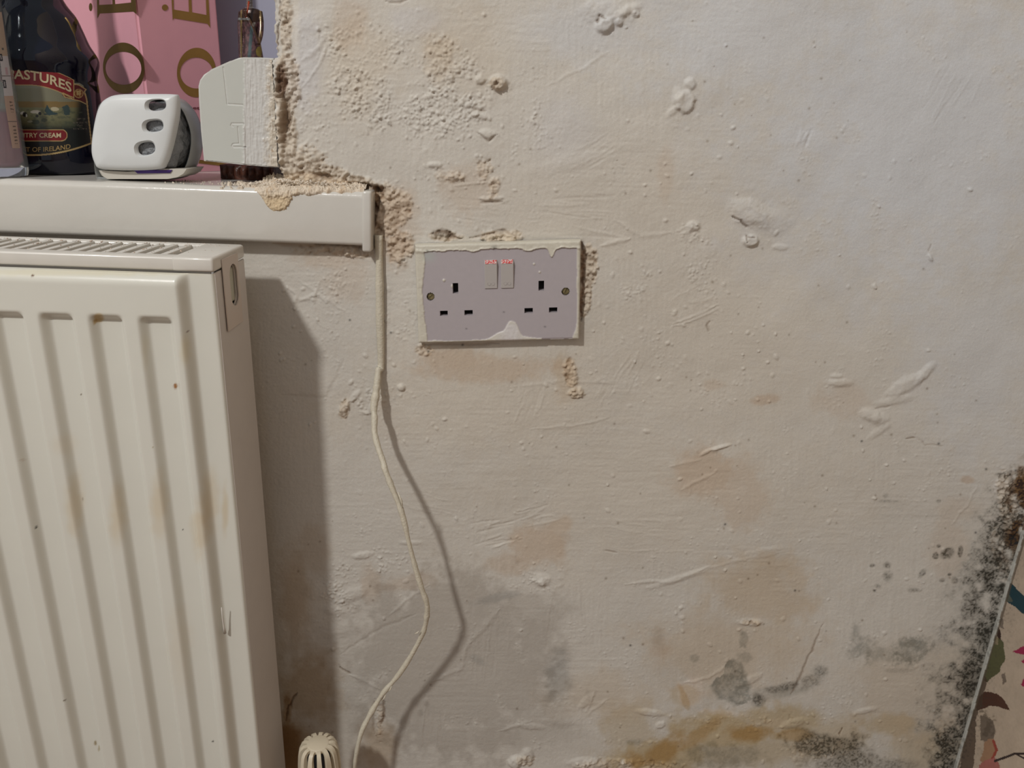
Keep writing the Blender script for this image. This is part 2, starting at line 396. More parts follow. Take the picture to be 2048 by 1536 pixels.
# thin brush strokes bundles
for (x, y, L, n, a, h) in ((1170, 430, 110, 12, 3, .35), (1250, 740, 60, 8, -60, .4), (1220, 790, 40, 6, -65, .35), (1400, 600, 60, 6, -20, .4), (1060, 810, 50, 8, -70, .3), (940, 430, 90, 9, 6, .3),
                           (980, 1290, 120, 14, 95, .3), (1150, 1250, 120, 10, 92, .25), (860, 1450, 90, 12, 93, .3), (1900, 180, 110, 7, -60, .3), (1780, 60, 80, 6, 70, .25), (1600, 280, 40, 5, -65, .5),
                           (1300, 1060, 110, 10, 3, .3), (1000, 1070, 70, 10, -12, .6), (1060, 1030, 60, 8, -20, .5), (850, 1000, 70, 6, 10, .35), (1180, 320, 100, 9, -30, .25), (600, 430, 1, 1, 0, 0)):
    for _ in range(n):
        cx = x + rs.uniform(-L, L) * .5; cy = y + rs.uniform(-L, L) * .4; l = L * rs.uniform(.2, .6); t = math.radians(a + rs.uniform(-8, 8))
        ridge([(cx - l * math.cos(t), cy - l * math.sin(t)), (cx, cy + rs.uniform(-3, 3)), (cx + l * math.cos(t), cy + l * math.sin(t))], rs.uniform(1.2, 2.2), h * rs.choice([1, 1, -1]), 0, 1.0)

# --- crumbling, salt-eaten plaster
cr = maskof([(572, 40, 18, 90, 0, .75), (575, 170, 26, 80, 0, 1), (572, 270, 24, 75, 0, 1), (590, 335, 50, 34, 0, 1), (650, 350, 60, 26, 10, 1), (715, 372, 55, 22, 10, 1),
             (775, 430, 48, 62, 20, 1), (800, 490, 34, 40, 30, .9), (765, 395, 26, 34, 0, 1), (690, 500, 80, 16, 6, .9), (620, 500, 40, 14, 0, .5), (885, 472, 36, 12, 0, .95), (1000, 474, 46, 16, 0, 1),
             (1176, 530, 22, 50, 0, 1), (1170, 596, 14, 40, 10, .9), (970, 335, 18, 22, 40, .6), (987, 378, 12, 24, 10, .55), (900, 352, 36, 14, 0, .45), (1140, 750, 16, 34, 0, .8), (1152, 785, 20, 12, 0, .8),
             (848, 700, 22, 16, 0, .6), (690, 815, 12, 22, 10, .8), (2015, 1010, 22, 90, -8, .7), (1995, 1100, 20, 70, -12, .5), (760, 1440, 14, 50, 0, .5), (1500, 1245, 28, 8, 0, .6), (995, 168, 18, 14, 0, .7),
             (610, 330, 60, 50, 0, .6), (1050, 1520, 26, 16, 0, .6), (1640, 1500, 90, 26, 0, .35), (1480, 1440, 180, 20, 0, .25), (1250, 1530, 120, 16, 0, .5), (1900, 1480, 60, 60, 0, .3)])
Cd = cr[DENSE]
d1, i1 = worley(Ud / 9 + .5 * W3[DENSE], Vd / 9 + .5 * W2[DENSE], 7); d2, i2 = worley(Ud / 4.6, Vd / 4.6, 8)
rug = .0032 * (.55 - d1) * (.5 + i1) + .0014 * (.5 - d2) * (.4 + i2) + .0035 * fbm(Ud / 20, Vd / 20, 4, 60)
on = sst(.2, .76, Cd + .35 * W3[DENSE] * (Cd > .02) + .22 * W2[DENSE] * (Cd > .02))
H[DENSE] += on * rug
grit = full(on * np.clip(-(rug) / .0024, 0, 1))
# deep hole in the corner beside the cover plate, cracks round the sill end
for (x, y, a, b, g, h, so) in ((566, 160, 9, 34, 0, -6, .5), (570, 250, 6, 55, 0, -3, .6), (752, 400, 6, 26, 0, -5, .5), (757, 378, 14, 7, 15, -4, .5), (715, 372, 30, 6, 5, -4, .5), (645, 352, 26, 7, 10, -4, .5),
                               (575, 235, 9, 30, 0, -3.5, .6), (540, 70, 4, 50, 0, -1, .5)):
    s, m = blobm(x, y, a, b, g, so, .3, .3, .2); H[s] += h * .001 * m; grit[s] = np.maximum(grit[s], m)
for r in (([(556, 40), (551, 85), (548, 112)], 2.2, -4.5, .9), ([(556, 30), (561, 15), (560, 0)], 2.5, -2.5, .6), ([(690, 368), (725, 366), (752, 376), (766, 392)], 3.5, -4.5, .85), ([(745, 392), (748, 440), (746, 470)], 3.5, -4, .8),
          ([(1166, 485), (1165, 560), (1163, 640)], 5, -4, .8, 2.5, (.4, .24, .15)), ([(860, 468), (885, 462), (920, 476)], 4, -2.5, .7), ([(940, 476), (970, 470), (1010, 462), (1030, 470)], 2.5, -2.5, .5),
          ([(630, 488), (700, 490), (735, 496)], 4, -2.5, .6), ([(545, 487), (600, 490), (650, 492)], 4, -1, .5, 2, (.6, .42, .25)), ([(850, 688), (925, 690), (1000, 688)], 3, -1, .45)):
    ridge(*r)
H[DENSE] += .0007 * sst(.2, .9, Cd)

# --- colour of the paint and stains (all have an outline of their own)
fineN = fbm(Ud / 120, Vd / 120, 4, 70)
A[DENSE] *= (1 + .045 * fineN)[..., None]
tint(maskof([(1850, 250, 420, 420, 0, 1, .8), (1500, 60, 300, 160, 0, .8, .8), (1960, 700, 160, 260, 0, .6, .8), (1180, 60, 160, 70, 0, .6, .8)]), (1.01, 1.085, 1.23))
tint(maskof([(612, 110, 38, 130, 0, 1, .6), (830, 40, 60, 30, 0, .7, .5), (1120, 260, 80, 90, 0, .6, .7)]), (.985, 1.01, 1.09))
tint(maskof([(720, 130, 80, 120, 0, .8, .7), (930, 90, 110, 110, 0, .7, .8), (1250, 430, 350, 160, 0, .4, .8), (1400, 700, 350, 250, 0, .5, .8), (1000, 800, 420, 160, 0, .6, .8), (1300, 980, 500, 200, 0, .5, .8)]), (.98, .93, .86))
tint(maskof([(960, 740, 160, 30, 0, .7), (900, 720, 70, 26, 0, .8), (1405, 940, 70, 60, -10, .8), (1480, 990, 60, 80, 0, .5), (1075, 1090, 60, 50, 0, .8), (1020, 1130, 50, 30, 0, .6), (1110, 1060, 35, 20, -30, .7), (820, 1165, 60, 20, -8, .5),
             (740, 1170, 22, 40, 0, .55), (1530, 800, 26, 12, -10, .8), (1425, 770, 24, 14, 0, .4), (690, 560, 60, 50, 0, .4), (780, 470, 60, 60, 0, .7), (800, 420, 40, 60, 0, .6), (660, 520, 80, 26, 0, .6), (1680, 800, 60, 40, 0, .4),
             (1320, 1290, 22, 40, 0, .5), (1935, 960, 16, 8, 0, .9), (1920, 1020, 50, 26, 0, .35), (1895, 1100, 50, 70, 0, .4), (700, 30, 40, 70, 0, .5), (1330, 350, 20, 60, 0, .4), (930, 380, 60, 60, 0, .45)]), (.90, .79, .70))
tint(maskof([(1520, 1180, 130, 90, 0, .8, .6), (1450, 1300, 200, 100, 0, .7, .7), (1850, 1380, 200, 120, 0, .5, .7), (1590, 1160, 40, 40, 0, .7), (1200, 1390, 120, 60, 0, .5, .7), (1130, 760, 26, 50, 0, .6), (880, 120, 40, 60, 0, .5)]), (.90, .80, .68))
# damp grey area under the socket
tint(maskof([(900, 1330, 240, 190, 0, .9, .3), (1010, 1230, 150, 60, 0, .7, .4), (680, 1330, 110, 130, 0, .5, .6), (1060, 1450, 120, 60, 0, .6, .6)]), (.75, .73, .715))
tint(maskof([(1118, 1360, 30, 55, 0, .8, .5), (1000, 1195, 50, 10, -14, .6), (950, 1320, 22, 10, 30, .5)]), (.72, .74, .76))
# brown damp near the radiator foot
tint(maskof([(600, 1500, 70, 80, 0, 1, .7), (620, 1380, 70, 90, 0, .8, .7), (590, 1200, 40, 130, 0, .6, .7), (760, 1490, 40, 60, 0, .6, .6), (630, 1100, 40, 60, 0, .3)]), (.74, .60, .45))
tint(maskof([(580, 1500, 26, 60, 0, 1, .6), (575, 1420, 10, 30, 0, .8)]), (.66, .50, .32))
# ochre tide marks along the bottom
tint(maskof([(1320, 1510, 110, 46, 0, 1, .5), (1450, 1460, 130, 40, 5, 1, .5), (1560, 1440, 130, 30, 0, .9, .5), (1650, 1470, 120, 50, 0, .6, .6), (1780, 1450, 80, 26, 0, .7, .6), (1370, 1390, 30, 22, 0, .5), (1260, 1460, 70, 60, 0, .5), (1500, 1500, 260, 50, 0, .7, .8), (1850, 1500, 90, 60, 0, .6, .8)]), (.82, .71, .52))
tint(maskof([(1330, 1500, 60, 26, -30, 1, .5), (1500, 1465, 46, 20, 0, 1, .5), (1270, 1520, 26, 20, 0, .9, .5), (1590, 1470, 36, 14, 0, .8, .5), (1395, 1470, 60, 16, -35, .7), (1370, 1400, 7, 30, -20, .6)]), (.80, .64, .42))
tint(maskof([(1380, 1380, 26, 30, 0, .8, .4), (1440, 1425, 60, 7, 5, .7), (1550, 1445, 30, 10, 0, .6)]), (1.12, 1.1, 1.12))
# grey mould film and black mould spots
sp = sst(-.15, .35, fbm(Ud / 3.2, Vd / 3.2, 3, 80)); spk = full(sp)
ml = maskof([(1488, 1275, 11, 17, 0, .8, .5, .3, .5, .3), (1490, 1316, 16, 14, 0, .5, .7, .3, .6, .3), (1718, 1296, 30, 26, 10, .8, .6, .3, .7, .3), (1712, 1262, 11, 22, 0, .6, .6, .3, .5, .2), (1762, 1306, 46, 16, 0, .6, .7, .3, .6, .3),
             (1822, 1296, 42, 27, -14, .95, .4, .3, .6, .3), (1545, 1385, 70, 12, -6, .5, .5), (1390, 1316, 12, 8, 0, .6), (1315, 1275, 18, 24, 0, .25, .6), (1300, 1520, 0.1, .1), (1440, 1515, 85, 26, 0, .7, .6, .3, .5), (1270, 1483, 20, 8, 0, .6)])
tri = np.zeros_like(X); s = sl(1400, 1300, 1540, 1425); uu, vv_ = U[s] + 9 * W2[s] + 5 * W1[s], V[s] + 9 * W2[s]
for k_ in range(5): tri[s] += .19 * inpoly(uu + k_ * 1.2, vv_ - k_ * 1.2 + 3, [(1463, 1318), (1484, 1326), (1500, 1362), (1508, 1395), (1488, 1411), (1440, 1402), (1424, 1378), (1442, 1345)])
ml = np.maximum(ml, tri); mtex = full(np.clip(.78 + .55 * fbm(Ud / 11, Vd / 11, 4, 85) + .25 * fbm(Ud / 3, Vd / 3, 2, 88), 0, 1))
tint(ml * mtex, (.46, .48, .47))
dk = maskof([(1675, 1500, 95, 34, 5, 1, .6, .3, .6, .2), (1690, 1525, 100, 24, 0, .9, .6, .3, .4), (1625, 1490, 34, 28, 0, .9, .5), (1640, 1342, 18, 14, 0, .8, .7), (1622, 1362, 28, 14, -20, .6, .6), (1575, 1372, 30, 9, -12, .8, .6), (1515, 1400, 14, 14, 0, .9, .6), (1545, 1378, 20, 8, 0, .6, .6),
             (1780, 1530, 60, 16, 0, .6, .6), (1895, 1107, 15, 11, -30, 1, .4), (1871, 1112, 7, 7, 0, 1, .4), (1878, 1093, 5, 4, 0, .9), (1921, 1104, 5, 12, 5, 1, .4), (1845, 1146, 14, 8, -40, .8, .6), (1775, 1152, 12, 12, 0, .7, .6),
             (1745, 1131, 7, 4, 0, .8), (1773, 1130, 9, 8, 0, .8, .6), (1755, 1172, 8, 6, 0, .5), (1899, 1149, 5, 4, 0, .9), (1910, 1160, 8, 9, 0, .7), (1884, 1160, 8, 5, 0, .7), (1928, 1165, 4, 7, 0, .7), (1832, 1180, 16, 6, 0, .7, .6),
             (1775, 1003, 24, 4, 0, .5, .8), (1772, 992, 6, 6, 0, .5, .8), (1877, 1003, 6, 4, 0, .6, .7), (1800, 1340, 30, 5, 0, .3), (1865, 1290, 5, 14, 20, .5), (885, 468, 26, 7, 5, .6, .6), (555, 165, 7, 22, 0, .35), (1938, 1110, 3, 3, 0, .6)])
tint(dk * (.55 + .45 * spk), (.20, .195, .175))
# black mould climbing the corner
cu = np.interp(Vd, [860, 940, 1063, 1190, 1300, 1420, 1536], [2060, 2044, 2026, 2004, 1978, 1946, 1912])
dc = cu - Ud
band = np.exp(-(np.clip(dc - 18 - 8 * W1[DENSE], 0, None) / np.interp(Vd, [850, 1000, 1200, 1400, 1536], [16, 34, 52, 56, 60]))**1.3) * sst(850, 1010, Vd)
mo = np.clip(band * 1.05 + .75 * W2[DENSE] + .35 * W1[DENSE] - .28, 0, 1) * (.25 + .75 * sp) * sst(.02, .25, band)
tint(full(np.clip(mo * 1.5, 0, 1)), (.17, .165, .15))
tint(full(np.clip(band * sst(930, 1150, Vd) * (.75 + .9 * W2[DENSE] + .5 * W1[DENSE]), 0, 1)), (.42, .42, .40))
bc = np.exp(-(np.clip(dc - 4, 0, None) / 14)**2) * sst(900, 960, Vd) * (1 - sst(1080, 1140, Vd)) * sst(-.25, .2, W2[DENSE] + .1)
tint(full(np.clip(bc, 0, 1)), (.40, .25, .13))
# grimy crevices of the crumbling plaster, sandy colour of the salts
tint(full(on), (.97, .90, .82)); tint(np.clip(grit, 0, 1)**1.3 * .8, (.42, .32, .24))
tint(maskof([(690, 385, 70, 16, 6, .7), (640, 375, 90, 20, 3, .8), (590, 360, 60, 20, 0, .8)]), (1.15, 1.04, .90))
tint(maskof([(960, 482, 90, 10, 0, .7), (1000, 476, 40, 12, 0, .8), (590, 60, 12, 120, 0, .5)]), (1.15, 1.13, 1.08))
tint(maskof([(566, 160, 11, 34, 0, 1, .4, .15, .15)]), (.62, .52, .48))
# loose dots of dirt
for _ in range(150):
    cx, cy = rs.uniform(580, 2000), rs.uniform(40, 1500); r = rs.uniform(1.2, 2.6)
    s = sl(cx - 4, cy - 4, cx + 4, cy + 4, 2); g = np.exp(-((U[s] - cx)**2 + (V[s] - cy)**2) / r**2); A[s] *= 1 - .5 * g[..., None] * np.array([.9, 1, 1.1])
for cx, cy in ((1972, 938), (2031, 941), (1952, 1066), (1749, 1181), (1723, 882), (1450, 1048), (1877, 887), (782, 665), (925, 690), (857, 703), (700, 640), (1590, 1181), (1261, 1292)):
    s = sl(cx - 6, cy - 6, cx + 6, cy + 6, 2); g = np.exp(-((U[s] - cx)**2 + (V[s] - cy)**2) / 5.0); A[s] *= 1 - .85 * g[..., None]
A = np.clip(A, .02, .9)
# edges: relief fades out of the modelled area, rounds over into the window opening, closes into the corner
H[:ix0] = 0
edge = np.clip((X - XREV) / .012, 0, 1); opening = Z > ZS - .012
H = np.where(opening, H - .010 * (1 - .8 * (Z > .822) * (Z < .912)) * (1 - np.sqrt(np.clip(1 - (1 - edge)**2, 0, 1))), H)
H = H * np.clip((XCOR - X) / .004, 0, 1) + .0
# hold the relief back where the socket, the sill and the radiator brackets sit on the wall
s = sl(838, 494, 1155, 680, 0); H[s] = np.minimum(H[s], .001)
Xd = X + np.where(opening & (X < XREV + .004), .0016 * np.interp(Z, zs, .5 * np.array(vn(zs * 140, zs * 0, 90)) + .6 * np.array(vn(zs * 420, zs * 0 + 3, 91))), 0)
H[DENSE] += .0062 * np.exp(-((Ud - 556 - 3 * W1[DENSE]) / 17)**4) * sst(112, 132, Vd) * (1 - sst(325, 345, Vd)) * (1 + .5 * W2[DENSE])
PW = np.stack([Xd, -H, Z], -1)
xc = (xs[:-1] + xs[1:]) / 2; zc_ = (zs[:-1] + zs[1:]) / 2
XC, ZC_ = np.meshgrid(xc, zc_, indexing='ij')
keep = ~((XC < XREV) & (XC > -1.45) & (ZC_ > ZS - .012) & (ZC_ < 1.95))
M_wall = mat('damp_painted_plaster', attr=True, rough=.62, bump=1400, bumpd=.00010, var=.035, varscale=900, bump2=[(420, .00025, (1, 1, 1))], spec=.35)
wall = link('wall_back', gridmesh('wall_back', PW, keep, A), M_wall)
tag(wall, 'damp, blistered off-white plaster wall behind the radiator and socket', kind='structure')
del P0, W3, spk, grit, full

# ---- the other surfaces of the room and window recess
M_plain = mat('off_white_paint', (.60, .56, .51), .7, bump=120, bumpd=.001, var=.04, varscale=5)
M_floor = mat('brown_floor_boards', (.22, .13, .08), .45, bump=40, bumpd=.001, var=.2, varscale=8, stretch=(1, 12, 1))
tag(box('floor', -2.2, XCOR, -3.2, 0.0, -.05, 0.0, M_floor), 'plain brown floor below the radiator', kind='structure')
tag(box('wall_left', -2.3, -2.2, -3.2, .27, 0, 2.45, M_plain), kind='structure')
tag(box('wall_reveal', XREV + .001, XREV + .02, .0095, .265, ZS - .02, 1.95, M_plain), kind='structure')
tag(box('wall_lintel', -1.45, XREV, .004, .265, 1.95, 2.0, M_plain), kind='structure')
tag(box('baseboard_back', -2.2, XCOR - .02, -.018, -.003, 0, .12, mat('skirting_gloss', (.62, .60, .55), .3), bev=.003), kind='structure')
# window at the back of the recess
win = tag(empty('window_1', (-.8, .2, ZS)), kind='structure')
M_upvc = mat('grey_white_upvc', (.36, .36, .45), .35)
M_night = mat('dark_window_glass', (.02, .025, .04), .05, trans=.3)
bm = bmesh.new()
box_bm(bm, -.385, XREV + .001, .215, .26, ZS - .02, 1.95, .003)
box_bm(bm, -1.45, -1.38, .215, .26, ZS - .02, 1.95, .003)
box_bm(bm, -1.38, -.385, .215, .26, ZS - .02, ZS + .05, .003)
box_bm(bm, -1.38, -.385, .215, .26, 1.88, 1.95, .003)
box_bm(bm, -.46, -.39, .205, .225, ZS + .05, 1.88, .003)
f = bm_obj('window_frame', bm, M_upvc, win, False); f['kind'] = 'structure'
g = box('window_pane', -1.38, -.385, .235, .241, ZS + .05, 1.88, M_night, win); g['kind'] = 'structure'

# ================================================================== window sill
M_sill = mat('white_gloss_sill', (.62, .595, .545), .22, bump=60, bumpd=.0004, var=.03, varscale=14, bump2=[(500, .00004, (1, 1, 1))], coat=.3)
ZB = 0.7655
bm = bmesh.new()
pl = [(-1.45, .26), (-1.45, -.015), (-.1285, -.015), (-.1285, .004), (XREV + .002, .004), (XREV + .002, .26)]
lo_ = [bm.verts.new((x, y, ZB)) for x, y in pl]; hi_ = [bm.verts.new((x, y, ZS)) for x, y in pl]
bm.faces.new(lo_[::-1]); bm.faces.new(hi_)
for i in range(6): bm.faces.new((lo_[i], lo_[(i + 1) % 6], hi_[(i + 1) % 6], hi_[i]))
fe = [e for e in bm.edges if all(abs(v.co.y + .015) < 1e-5 for v in e.verts) and abs(e.verts[0].co.z - e.verts[1].co.z) < 1e-6]
top = [e for e in fe if e.verts[0].co.z > .8]; bot = [e for e in fe if e.verts[0].co.z < .8]
bmesh.ops.bevel(bm, geom=top, offset=.006, segments=6, affect='EDGES', profile=.5)
bmesh.ops.bevel(bm, geom=[e for e in bm.edges if all(abs(v.co.y + .015) < 1e-5 and abs(v.co.z - ZB) < 1e-5 for v in e.verts)], offset=.0035, segments=4, affect='EDGES', profile=.5)
sill = bm_obj('trim_1', bm, M_sill, None, False); wn(sill, 35)
tag(sill, 'glossy white window sill above the radiator', kind='structure')
bm = bmesh.new(); box_bm(bm, -.1295, -.1215, -.0175, .002, .7605, ZS + .0005, .002, 3)
for v in bm.verts:
    if v.co.z < .775: v.co.y += .0016 * (.775 - v.co.z) / .015; 
    v.co.x += -.0015 * (ZS - v.co.z) / .045
o = bm_obj('trim_1_end_cap', bm, M_sill, sill, False); o.name = 'end_cap'; wn(o); o['kind'] = 'structure'

# ================================================================== wall on the right with floral wallpaper
ys = np.concatenate([np.arange(0, -.125, -.0009), np.arange(-.1275, -1.2, -.004), np.arange(-1.25, -3.2, -.1)])
z2 = np.concatenate([np.arange(0, .17, .004), np.arange(.175, .62, .0009), np.arange(.623, 1.6, .004), np.arange(1.65, 2.45, .05)])
Yg, Zg = np.meshgrid(ys, z2, indexing='ij')
PR = np.stack([np.full_like(Yg, XCOR), Yg, Zg], -1)
d_ = (Yg > -.13) & (Zg > .17) & (Zg < .63)
u_, v_ = chart(PR); u_ = np.where(d_, u_, 0); v_ = np.where(d_, v_, 0)
n1 = fbm(u_ / 9, v_ / 9, 4, 101); n2 = fbm(u_ / 30, v_ / 30, 3, 105); uw = u_ + 2.2 * n1; vw = v_ + 2.2 * n1
CR = np.ones(PR.shape) * np.array([.47, .385, .30]) * (1 + .10 * n2 + .05 * n1)[..., None]
CRmot = None
def paint(C, m, c, k=1.0):
    m = (np.asarray(m, float) * k)[..., None]; C *= (1 - m); C += m * np.array(c)
rw = np.random.RandomState(21)            # the pattern goes on over the rest of the wall
for _ in range(150):
    my_, mz_ = -rw.uniform(.135, 1.15), rw.uniform(.05, 1.5)
    kind = rw.randint(0, 4)
    for q in range(rw.randint(2, 5)):
        a = rw.uniform(0, 6.28); ln_, wd_ = ((.024, .009), (.020, .007), (.016, .008), (.028, .010))[kind]
        cy_, cz_ = my_ + math.cos(a) * ln_, mz_ + math.sin(a) * ln_
        dy_, dz_ = Yg - cy_, Zg - cz_; al = dy_ * math.cos(a) + dz_ * math.sin(a); ac = -dy_ * math.sin(a) + dz_ * math.cos(a)
        paint(CR, (np.abs(al) < ln_) & (np.abs(ac) < wd_ * (1 - (al / ln_)**2)), ((.10, .10, .045), (.075, .03, .018), (.30, .05, .08), (.03, .06, .07))[kind], .85)
teal = [(2006, 1168), (2018, 1162), (2034, 1178), (2050, 1194), (2060, 1238), (2044, 1226), (2030, 1214), (2012, 1203), (2002, 1190)]
paint(CR, inpoly(uw, vw, teal), (.012, .045, .06)); paint(CR, inpoly(uw, vw, [(2004, 1182), (2018, 1186), (2026, 1205), (2010, 1203), (2000, 1200)]), (.11, .12, .09), .8)
paint(CR, inpoly(uw, vw, [(1987, 1240), (1993, 1243), (2001, 1262), (2003, 1282), (1997, 1278), (1988, 1258)]), (.045, .022, .014))
paint(CR, inpoly(uw, vw, [(1984, 1268), (1998, 1276), (2007, 1285), (2011, 1316), (1998, 1345), (1974, 1365), (1962, 1357), (1970, 1305)]), (.10, .10, .045))
paint(CR, inpoly(uw, vw, [(1990, 1272), (1996, 1275), (1997, 1290), (1990, 1290)]), (.30, .24, .15), .8)
paint(CR, inpoly(uw, vw, [(1971, 1384), (1992, 1386), (2008, 1399), (2020, 1421), (1998, 1414), (1980, 1411), (1955, 1424), (1948, 1405)]), (.075, .03, .018))
paint(CR, inpoly(uw, vw, [(2010, 1345), (2013, 1362), (2006, 1372), (2003, 1350)]), (.12, .09, .07), .8)
paint(CR, inpoly(uw, vw, [(2000, 1235), (2006, 1238), (2008, 1258), (2001, 1255)]), (.08, .06, .05), .7)
for pg in ([(2026, 1305), (2040, 1296), (2060, 1290), (2060, 1308), (2036, 1308)], [(2042, 1322), (2060, 1310), (2060, 1326), (2046, 1326)], [(2041, 1368), (2050, 1352), (2060, 1350), (2060, 1372), (2046, 1374)]):
    paint(CR, inpoly(uw, vw, pg), (.30, .02, .07))
paint(CR, sst(.0, .35, n1 + .5 - np.hypot((u_ - 1975) / 16, (v_ - 1455) / 34) * .7) * (v_ > 0), (.14, .11, .075), .8)
paint(CR, inpoly(uw, vw, [(1962, 1340), (1974, 1360), (1966, 1400), (1952, 1440), (1950, 1500), (1946, 1540), (1920, 1540), (1930, 1460)]), (.07, .042, .026), .85)
paint(CR, inpoly(uw, vw, [(1960, 1430), (1985, 1440), (1992, 1462), (1985, 1485), (1960, 1480)]), (.10, .075, .055), .8)
paint(CR, inpoly(uw, vw, [(1975, 1478), (1988, 1478), (1992, 1500), (1986, 1522), (1972, 1536), (1960, 1520), (1968, 1490)]), (.34, .20, .12))
for ln in ([(1987, 1482), (1993, 1500), (1984, 1520)],): paint(CR, segdist(u_, v_, ln)[0] < 2.6, (.30, .06, .04))
paint(CR, inpoly(uw, vw, [(1958, 1530), (1972, 1520), (1990, 1515), (2000, 1530), (2000, 1560), (1958, 1560)]), (.38, .14, .12))
paint(CR, segdist(u_, v_, [(1990, 1522), (2018, 1512), (2030, 1507), (2060, 1508)])[0] < 2.4, (.035, .022, .02)); paint(CR, segdist(u_, v_, [(2032, 1508), (2060, 1522)])[0] < 1.6, (.035, .022, .02))
sp2 = np.clip(sst(.15, .5, fbm(u_ / 4, v_ / 4, 3, 110)) * np.exp(-np.clip(u_ - np.interp(v_, [940, 1190, 1536], [2036, 2004, 1912]), 0, None) / 22), 0, 1) * d_
paint(CR, sp2, (.05, .042, .035), .8)
cuR = -Yg                                       # distance from the corner
bead = (cuR < .0042 + .0012 * n2) & d_ & (v_ > 1040)
paint(CR, bead, (.50, .50, .46)); paint(CR, (~bead) & (cuR < .0065) & d_, (.10, .075, .05), .75); paint(CR, (cuR < .010) & d_ & (v_ < 1060), (.16, .085, .04), .85)
paint(CR, sst(.1, .5, fbm(u_ / 8, v_ / 8, 3, 120)) * bead, (.10, .10, .09), .4)
PR[..., 0] -= np.where(d_, .0008 * bead + .0004 * n2, 0)
M_wp = mat('floral_wallpaper', attr=True, rough=.75, bump=900, bumpd=.0001, var=.05, varscale=300)
tag(link('wall_right', gridmesh('wall_right', PR, None, np.clip(CR, .01, .9)), M_wp), 'faded floral wallpaper on the wall at the right corner', kind='structure')

# ================================================================== radiator
XR = -.2255
rad = tag(empty('panel_radiator', (XR - .4, -.07, .157)), 'white steel panel radiator with vertical flutes and slotted top grille under the window sill', 'radiator')
M_rad = mat('cream_white_enamel', attr=True, rough=.30, bump=30, bumpd=.0003, coat=.15, var=.015, varscale=20)
M_enam = mat('white_enamel', (.66, .63, .575), .32, coat=.15, var=.03, varscale=60)
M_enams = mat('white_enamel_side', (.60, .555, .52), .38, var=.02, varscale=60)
M_dark = mat('dark_cavity', (.02, .018, .016), .8)
gx = np.concatenate([np.arange(-1.03, -.62, .002), np.arange(-.62, -.22555, .00105), [XR]]); gz = np.concatenate([np.arange(.157, .7495, .00125), np.linspace(.7495, .7545, 10)])
GX, GZ = np.meshgrid(gx, gz, indexing='ij')
k = np.floor((GX + .2500) / .0373); xx = GX + .2500 - k * .0373           # position in one flute period, from its left end
zt, zb_ = .7205, .19
rec = sst(.0045, .0115, xx) * (1 - sst(.0265, .0325, xx)) * (1 - sst(zt - .004, zt + .003, GZ)) * sst(zb_ - .003, zb_ + .004, GZ) * (GX < -.2530)
yf = -.1100 + .0068 * rec
step = sst(-.2512, -.2435, GX); yf = yf * (1 - step) + -.1005 * step
tz = np.clip((GZ - .7455) / .009, 0, 1); yf = yf + (1 - step) * .0095 * (1 - np.sqrt(1 - tz**2 * .999))
bz = np.clip((.166 - GZ) / .009, 0, 1); yf = yf + (1 - step) * .0095 * (1 - np.sqrt(1 - bz**2 * .999))
rx_ = np.clip((GX - (XR - .0022)) / .0022, 0, 1); yf = yf + .0022 * (1 - np.sqrt(1 - rx_**2 * .999))
PF = np.stack([GX, yf, GZ], -1); ur, vr = chart(PF)
RC = np.ones(PF.shape) * np.array([.685, .675, .605])
def rblob(cx, cy, a, b, c, k, soft=.8):
    d = np.hypot((ur - cx) / a, (vr - cy) / b) + .25 * fbm(ur / 20, vr / 20, 3, 140); m = (1 - sst(1 - soft, 1.2, d)) * k
    RC[...] = RC * (1 - m[..., None] * (1 - np.array(c)))
for cx, cy in ((235, 1030), (318, 1010), (420, 1000), (150, 1010), (400, 1060)): rblob(cx, cy, 22, 75, (.93, .83, .70), .8)
rblob(370, 700, 14, 36, (.95, .86, .68), .7); rblob(290, 700, 10, 40, (.95, .9, .8), .6); rblob(450, 1020, 8, 60, (.88, .76, .60), .7)
rblob(120, 545, 420, 9, (.98, .93, .80), .8); rblob(360, 1290, 30, 110, (.98, .93, .87), .6); rblob(130, 890, 30, 30, (.98, .92, .85), .6)
for cx, cy, a, b, c, k_ in ((351, 772, 4, 6, (.45, .2, .06), .95), (197, 636, 11, 9, (.72, .5, .2), .8), (190, 643, 4, 6, (.6, .4, .15), .9), (65, 551, 2.6, 2.6, (.2, .1, .05), 1), (72, 1055, 4, 2.5, (.05, .05, .05), 1),
                            (191, 1486, 3, 5, (.4, .3, .15), .8), (198, 1497, 2, 7, (.5, .4, .2), .7), (129, 1401, 3, 2, (.2, .15, .1), .9), (162, 789, 1.5, 1.5, (.2, .15, .1), 1), (365, 1060, 1.5, 1.5, (.1, .1, .1), 1),
                            (426, 1483, 1.8, 2, (.1, .1, .1), 1), (306, 895, 2, 2, (.6, .5, .35), .8), (375, 663, 1.4, 2, (.3, .2, .2), .9), (165, 1000, 1.2, 5, (.5, .45, .4), .7), (45, 920, 8, 3, (.8, .7, .65), .6)):
    rblob(cx, cy, a, b, c, k_, .4)
o = link('front_panel', gridmesh('front_panel', PF, None, np.clip(RC, .01, .9)), M_rad, rad); o['label'] = 'fluted front panel with small rust spots'
# painted run on the right step
V_, F_ = tube([onY(x, y, -.1085 + .004 * i / 3) for i, (x, y) in enumerate(((443, 1215), (445, 1235), (448, 1255), (450, 1266)))], [.0004, .0006, .0008, .0013])
link('paint_drip', pydata('paint_drip', V_, F_), M_enam, rad)
